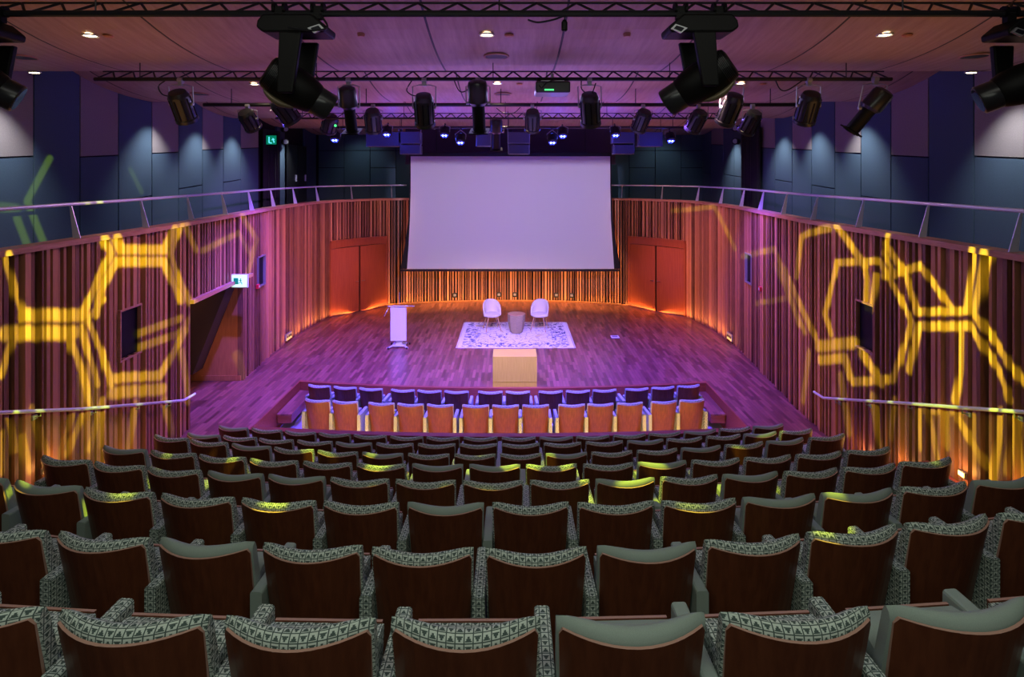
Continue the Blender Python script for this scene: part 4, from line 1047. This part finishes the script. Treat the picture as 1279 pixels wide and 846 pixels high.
RW = [
 ([(995, 345), (1001, 296), (1010, 291), (1037, 285)], 4, .55), ([(1046, 283), (1080, 332)], 4.5, .95), ([(1038, 417), (1030, 392), (1046, 328), (1099, 326)], 4, .8),
 ([(1078, 330), (1083, 350), (1081, 384)], 4, .7), ([(1094, 345), (1088, 388)], 4, .7), ([(1112, 293), (1105, 317), (1118, 345)], 3.5, .9), ([(1107, 305), (1132, 345), (1146, 390), (1207, 388), (1218, 312)], 4.5, 1),
 ([(1100, 328), (1118, 360), (1139, 402), (1130, 432)], 4, .9), ([(980, 337), (1022, 430)], 4, .55), ([(968, 330), (1005, 415)], 3.5, .4), ([(1022, 433), (1067, 428)], 6, .7),
 ([(1105, 345), (1129, 339), (1150, 332), (1190, 388)], 4.5, .9), ([(1136, 462), (1148, 408), (1212, 407), (1250, 470), (1262, 500)], 5, 1), ([(1233, 316), (1217, 392), (1272, 470), (1290, 490)], 5.5, 1),
 ([(1200, 410), (1199, 465), (1192, 500)], 4.5, .9), ([(1025, 450), (1055, 447), (1061, 470)], 5, .75), ([(1076, 441), (1101, 478)], 5.5, .85), ([(1065, 477), (1116, 474)], 4.5, .7),
 ([(1180, 512), (1182, 556)], 6, .5), ([(1197, 525), (1230, 580)], 6, .7), ([(1250, 515), (1238, 595)], 6, .8), ([(1272, 520), (1258, 590)], 5, .6), ([(1118, 500), (1114, 548)], 4, .45), ([(1148, 515), (1150, 560)], 4, .5), ([(1150, 512), (1200, 514)], 5, .45),
 ([(840, 263), (892, 258), (918, 311)], 3, .7), ([(927, 320), (968, 311), (998, 405)], 3.5, .5), ([(944, 379), (984, 372)], 3, .3), ([(1130, 432), (1117, 470)], 4, .6), ([(1130, 550), (1275, 560)], 34, .10), ([(1265, 520), (1275, 600)], 6, .6), ([(1215, 520), (1216, 590)], 5, .4), ([(1160, 520), (1172, 575)], 5, .4), ([(1090, 495), (1100, 560)], 5, .35), ([(1050, 470), (1060, 540)], 5, .3), ([(1010, 440), (1003, 500)], 4, .35),
]
LU = [([(62, 198), (34, 251), (54, 302)], 4.5, .9), ([(0, 259), (20, 261)], 6, .6), ([(21, 272), (34, 306)], 4.5, .8), ([(163, 212), (177, 240)], 4, .5)]
GY = (.82, 1., .02)
gobo((1.08, 4.52, 4.98), (-5.6, 8.5, 2.3), 8500, GY, wallsegs(LW) + planesegs(LU, -7.3))
gobo((-1.32, 4.52, 4.92), (5.35, 8.8, 2.3), 8500, GY, wallsegs(RW))
def seatsegs(lst):
    out = []
    a, b = 3.04, -(3.04 - .68) / (7.95 - 1.78)          # height of the seat tops against distance
    for path, hw, wt in lst:
        q = []
        for px, py in path:
            k = (py - HY) / F; Y = (EYE - a + b * 1.78) / (k + b); q.append(Vector(((px - CX) * Y / F, Y, EYE - k * Y)))
        for A, B in zip(q, q[1:]): out.append((A, B, hw, wt))
    return out
SG = [([(380, 560), (445, 566), (500, 556)], .06, 1), ([(445, 583), (560, 570), (640, 580)], .07, 1), ([(660, 580), (760, 570), (850, 585)], .07, 1), ([(520, 555), (600, 562)], .06, .8), ([(330, 575), (260, 590), (120, 582)], .07, .9),
      ([(100, 612), (150, 626)], .09, .9), ([(320, 632), (345, 630)], .08, 1), ([(270, 560), (300, 588)], .06, .8), ([(730, 605), (860, 590), (950, 590)], .07, .9), ([(860, 575), (920, 560), (1000, 566)], .06, .8),
      ([(850, 632), (905, 634)], .08, .9), ([(1015, 600), (1050, 620), (1022, 690)], .07, .8), ([(680, 560), (735, 600)], .06, .8), ([(470, 600), (440, 625)], .06, .7), ([(925, 552), (1010, 545)], .05, .8), ([(0, 600), (25, 640)], .06, .9),
      ([(870, 680), (880, 700)], .06, .9), ([(560, 600), (690, 604)], .06, .6), ([(1120, 575), (1180, 590)], .06, .7), ([(196, 592), (210, 560)], .06, .7)]
gobo((-.1, 4.45, 5.55), (0, 5.2, 1.0), 1500, (.85, .9, .03), seatsegs(SG), 150)

PUR = (.15, .08, 1.); MAG = (1., .28, .75); BLU = (.10, .08, 1.); WARM = (1., .62, .34); ORA = (1., .42, .10)
for x in (-4.2, -1.5, 1.5, 4.2): spot((x, 9.7, 5.55), (x * .95, 11.8, 0), 5600, PUR, 80, .9)
for x in (-2.5, .2, 2.8): spot((x, 7.1, 5.5), (x * .7, 14.4, 0), 1150, (1., .60, .54), 40, .9)
for x in (-1.6, .1, 1.9): spot((x, 12.2, 5.5), (x, 15.4, 0), 120, (1., .80, .74), 60, .9)
for x in (-4.6, 4.4): spot((x, 12.2, 5.5), (x * 1.1, 12.5, 0), 2000, (.12, .05, 1.), 85, .9)
for x in (-2.8, -1.4, 0, 1.4, 2.8): spot((x, 17.8, 3.4), (x * 1.05, 19.0 - .03 * x * x, 1.15), 720, (1., .52, .16), 62, .9)  # unseen orange spots added behind the screen to light the rear wall
for sx in (-1, 1):
    spot((sx * 3.2, 14.6, 5.5), (sx * 4.95, 17.7, .2), 760, (1., .38, .12), 36, .9); spot((sx * 3.0, 14.6, 5.5), (sx * 4.95, 17.7, 2.8), 640, (1., .50, .36), 55, .9)
# orange wash low on the rear wall and doors
sA, sB = s_of(-5.95, 14.2), s_of(5.8, 14.2); NU = 14
for k in range(NU):
    sm = sA + (sB - sA) * (k + .5) / NU; q, d, nn = at(sm); q2 = q + nn * .16; q3 = q - nn * .05
    mid = 1 - abs(2 * (k + .5) / NU - 1)
    l = area((q2.x, q2.y, .03), (q3.x, q3.y, 1.0), 6, (1., .42, .10), (sB - sA) / NU * .9, .04, 'wall_foot_strip_lamp', 150)
    zx = Vector((q3.x - q2.x, q3.y - q2.y, .97)).normalized(); xx = Vector((d.x, d.y, 0)); yy = (-zx).cross(xx)
    l.rotation_euler = Matrix((xx, yy, -zx)).transposed().to_euler()
for sx in (-1, 1):
    spot((sx * 2.2, 9.8, 5.5), (sx * 5.8, 14.2, 2.8), 1500, (.60, .22, 1.), 50, .9)
    spot((sx * 2.0, 12.2, 5.5), (sx * 5.8, 15.6, .9), 900, (1., .42, .14), 55, .9)
    spot((sx * 2.6, 12.2, 5.4), (sx * 5.6, 11.6, 1.8), 420, (1., .42, .62), 70, .9)
    spot((sx * 3.4, 9.8, 5.5), (sx * 5.5, 7.6, 1.9), 230, (.95, .42, .66), 80, .9)
    spot((sx * 3.0, 9.8, 5.5), (sx * 5.5, 8.2, -.2), 300, (.3, .12, 1.), 60, .9)
# screen
def rect_lamp(loc, tgt, power, col, x0, x1, y0, y1):
    o = spot(loc, tgt, power, col, 60, .1, .02, 'projector_lamp'); nt_ = o.data; nt_.use_nodes = True; nt = nt_.node_tree
    f = (Vector(tgt) - Vector(loc)).normalized(); r = f.cross(Vector((0, 0, 1))).normalized(); u = r.cross(f); g = nt.nodes.new('ShaderNodeNewGeometry'); v = []
    for ax in (f, r, u):
        n = nt.nodes.new('ShaderNodeVectorMath'); n.operation = 'DOT_PRODUCT'; nt.links.new(g.outputs['Incoming'], n.inputs[0]); n.inputs[1].default_value = tuple(ax); v.append(n.outputs['Value'])
    X_, Y_ = math_(nt, 'DIVIDE', v[1], v[0]), math_(nt, 'DIVIDE', v[2], v[0])
    def rng(c, a, b):
        k = math_(nt, 'ABSOLUTE', math_(nt, 'SUBTRACT', c, (a + b) / 2)); m = nt.nodes.new('ShaderNodeMapRange')
        m.inputs['From Min'].default_value = (b - a) / 2 + .012; m.inputs['From Max'].default_value = (b - a) / 2 - .012; nt.links.new(k, m.inputs['Value']); return m.outputs[0]
    nt.links.new(math_(nt, 'MULTIPLY', rng(X_, x0, x1), rng(Y_, y0, y1)), nt.nodes['Emission'].inputs['Strength'])
rect_lamp((.45, 7.3, 4.95), (-.05, 17.55, 3.1), 1700, (.76, .64, .96), -.335, .335, -.21, .17)
# blue lamps, plus added points that tint nearby boxes and masking blue
for px, py, w in LEDS:
    p = W(px, py, 13.0); spot(p + Vector((0, -.06, -.08)), (p.x, 10.2, 0), 130, BLU, 75, .8, .06); point(p + Vector((0, .5, -.02)), 16, (.02, .05, 1.), .05); point(p + Vector((0, -.16, -.02)), 6, (.03, .06, 1.), .05)
# house lights over the seats
area((0, .2, 5.85), (0, 2.6, 2.0), 72, (.93, 1., .86), 5.5, 1.2)
area((0, 3.3, 6.0), (0, 4.2, 1.0), 26, (.95, .95, .85), 8, .8)
area((0, 8.0, 5.65), (0, 7.2, 0), 48, (.50, .42, 1.), 8, .4)
# unseen area lamps added in place of purple bounce on the ceiling
area((0, 8.6, 4.7), (0, 8.2, 9), 44, (.42, .26, 1.), 5, 2.0)
area((0, 6.0, 5.1), (0, 6.1, 9), 9, (.6, .3, .9), 6, 1.2)
area((0, 12.4, 4.9), (0, 12.2, 9), 36, (.75, .25, .9), 7, 2.0)
for sx in (-1, 1): area((sx * 4.6, 6.0, 4.6), (sx * 5.0, 6.4, 9), 7, (1., .48, .16), 2, 1.5)  # orange fill added to warm the ceiling sides, no fixture there
for p in LIGHTS: spot(p + Vector((0, 0, -.04)), p + Vector((0, 0, -3)), 14, (1., .8, .55), 100, .8, .05)
# wall washers over the blue panels
for X, sx in ((-6.75, -1), (6.55, 1)):
    for y in (7.6, 10.95, 12.6, 14.2, 17.2):
        spot((X, y, 5.9), (X + sx * .45, y, 3.4), 190, (.90, .95, 1.), 84, .95, .04)
for px, py, w in ((43, 90, 'left'), (1213, 90, 'right')):
    p = W(px, py, 7.7); t = thing('wall_washer', 'small rectangular wall washer at the ceiling edge, far %s' % w, 'ceiling light', p, 0, 'wall washers')
    m = MB(); m.box((0, 0, 0), (.14, .08, .02)); m.build('housing', M['grey'], t); m = MB(); m.box((0, 0, -.012), (.11, .05, .006)); m.build('lamp', M['lampwarm'], t)
# step lights low on the side walls
for sd, lst in (('left', [(53, 600, 5.55), (95, 590, 6.5), (150, 572, 7.6)]), ('right', [(1230, 605, 5.6), (1155, 588, 6.4), (1105, 572, 7.4), (1060, 560, 8.3)])):
    sx = -1 if sd == 'left' else 1
    for k, (px, py, y) in enumerate(lst):
        w_, d, nn = at(s_of(sx * 5.5, y))
        zf = None
        for rk in order:
            a, b, c, dz = FIT[rk]
            if y > a * w_.x ** 2 + b * w_.x + c - .13: zf = EYE - dz - HT
        zz = zf + .12
        t = thing('step_light', 'amber step light low on the %s wall, %s from the front of picture' % (sd, ORD[k]), 'step light', (w_.x + nn.x * .03, w_.y + nn.y * .03, zz), math.atan2(d.y, d.x), 'amber step lights')
        m = MB(); m.box((0, 0, 0), (.10, .03, .07)); m.build('housing', M['grey'], t); m = MB(); m.box((0, -.018, 0), (.08, .008, .045)); m.build('lamp', M['steplamp'], t)
        point((w_.x + nn.x * .12, w_.y + nn.y * .12, zz + .02), 2.0, (1., .45, .12), .03)
# warm strip on the stage side of the parapet
for x in (-3.2, -1.1, 1.0, 3.1): area((x, parapetY(x) + .1, -.05), (x, 9.6, .15), 26, (1., .50, .10), 2.0, .06)
for x in (-5.5, -2.9, 2.9, 5.5): spot((x, 19.3, 5.8), (x, 20.6, 4.2), 16, (.8, .95, 1.), 110, .9)  # unseen spots added to lift the dark upper back wall
spot((.1, 4.3, 5.5), (.06, 11.5, .3), 1000, (1., .78, .30), 12, .8)
area((-7.0, 10.8, 2.2), (-6.8, 10.9, 0), 5, ORA, 1, 1)
spot((-5.3, 10.3, 1.6), (-6.2, 11.9, .3), 26, ORA, 70, .9)

w = bpy.data.worlds.new('world'); bpy.context.scene.world = w; w.use_nodes = True
w.node_tree.nodes['Background'].inputs[0].default_value = (.26, .24, .34, 1); w.node_tree.nodes['Background'].inputs[1].default_value = .10

cam = bpy.data.cameras.new('camera'); co = bpy.data.objects.new('camera', cam); C.objects.link(co)
co.location = (0, 0, EYE); co.rotation_euler = (math.radians(90), 0, 0)
cam.sensor_width = 36; cam.lens = F / 1279 * 36; cam.shift_y = -(423 - HY) / 1279; cam.shift_x = 0; cam.clip_start = .05
sc = bpy.context.scene; sc.camera = co
sc.view_settings.view_transform = 'Standard'; sc.view_settings.look = 'None'; sc.view_settings.gamma = 1; sc.view_settings.exposure = 0; sc.view_settings.use_curve_mapping = False
sc.cycles.max_bounces = 6; sc.cycles.diffuse_bounces = 3; sc.cycles.glossy_bounces = 3; sc.cycles.sample_clamp_indirect = 4
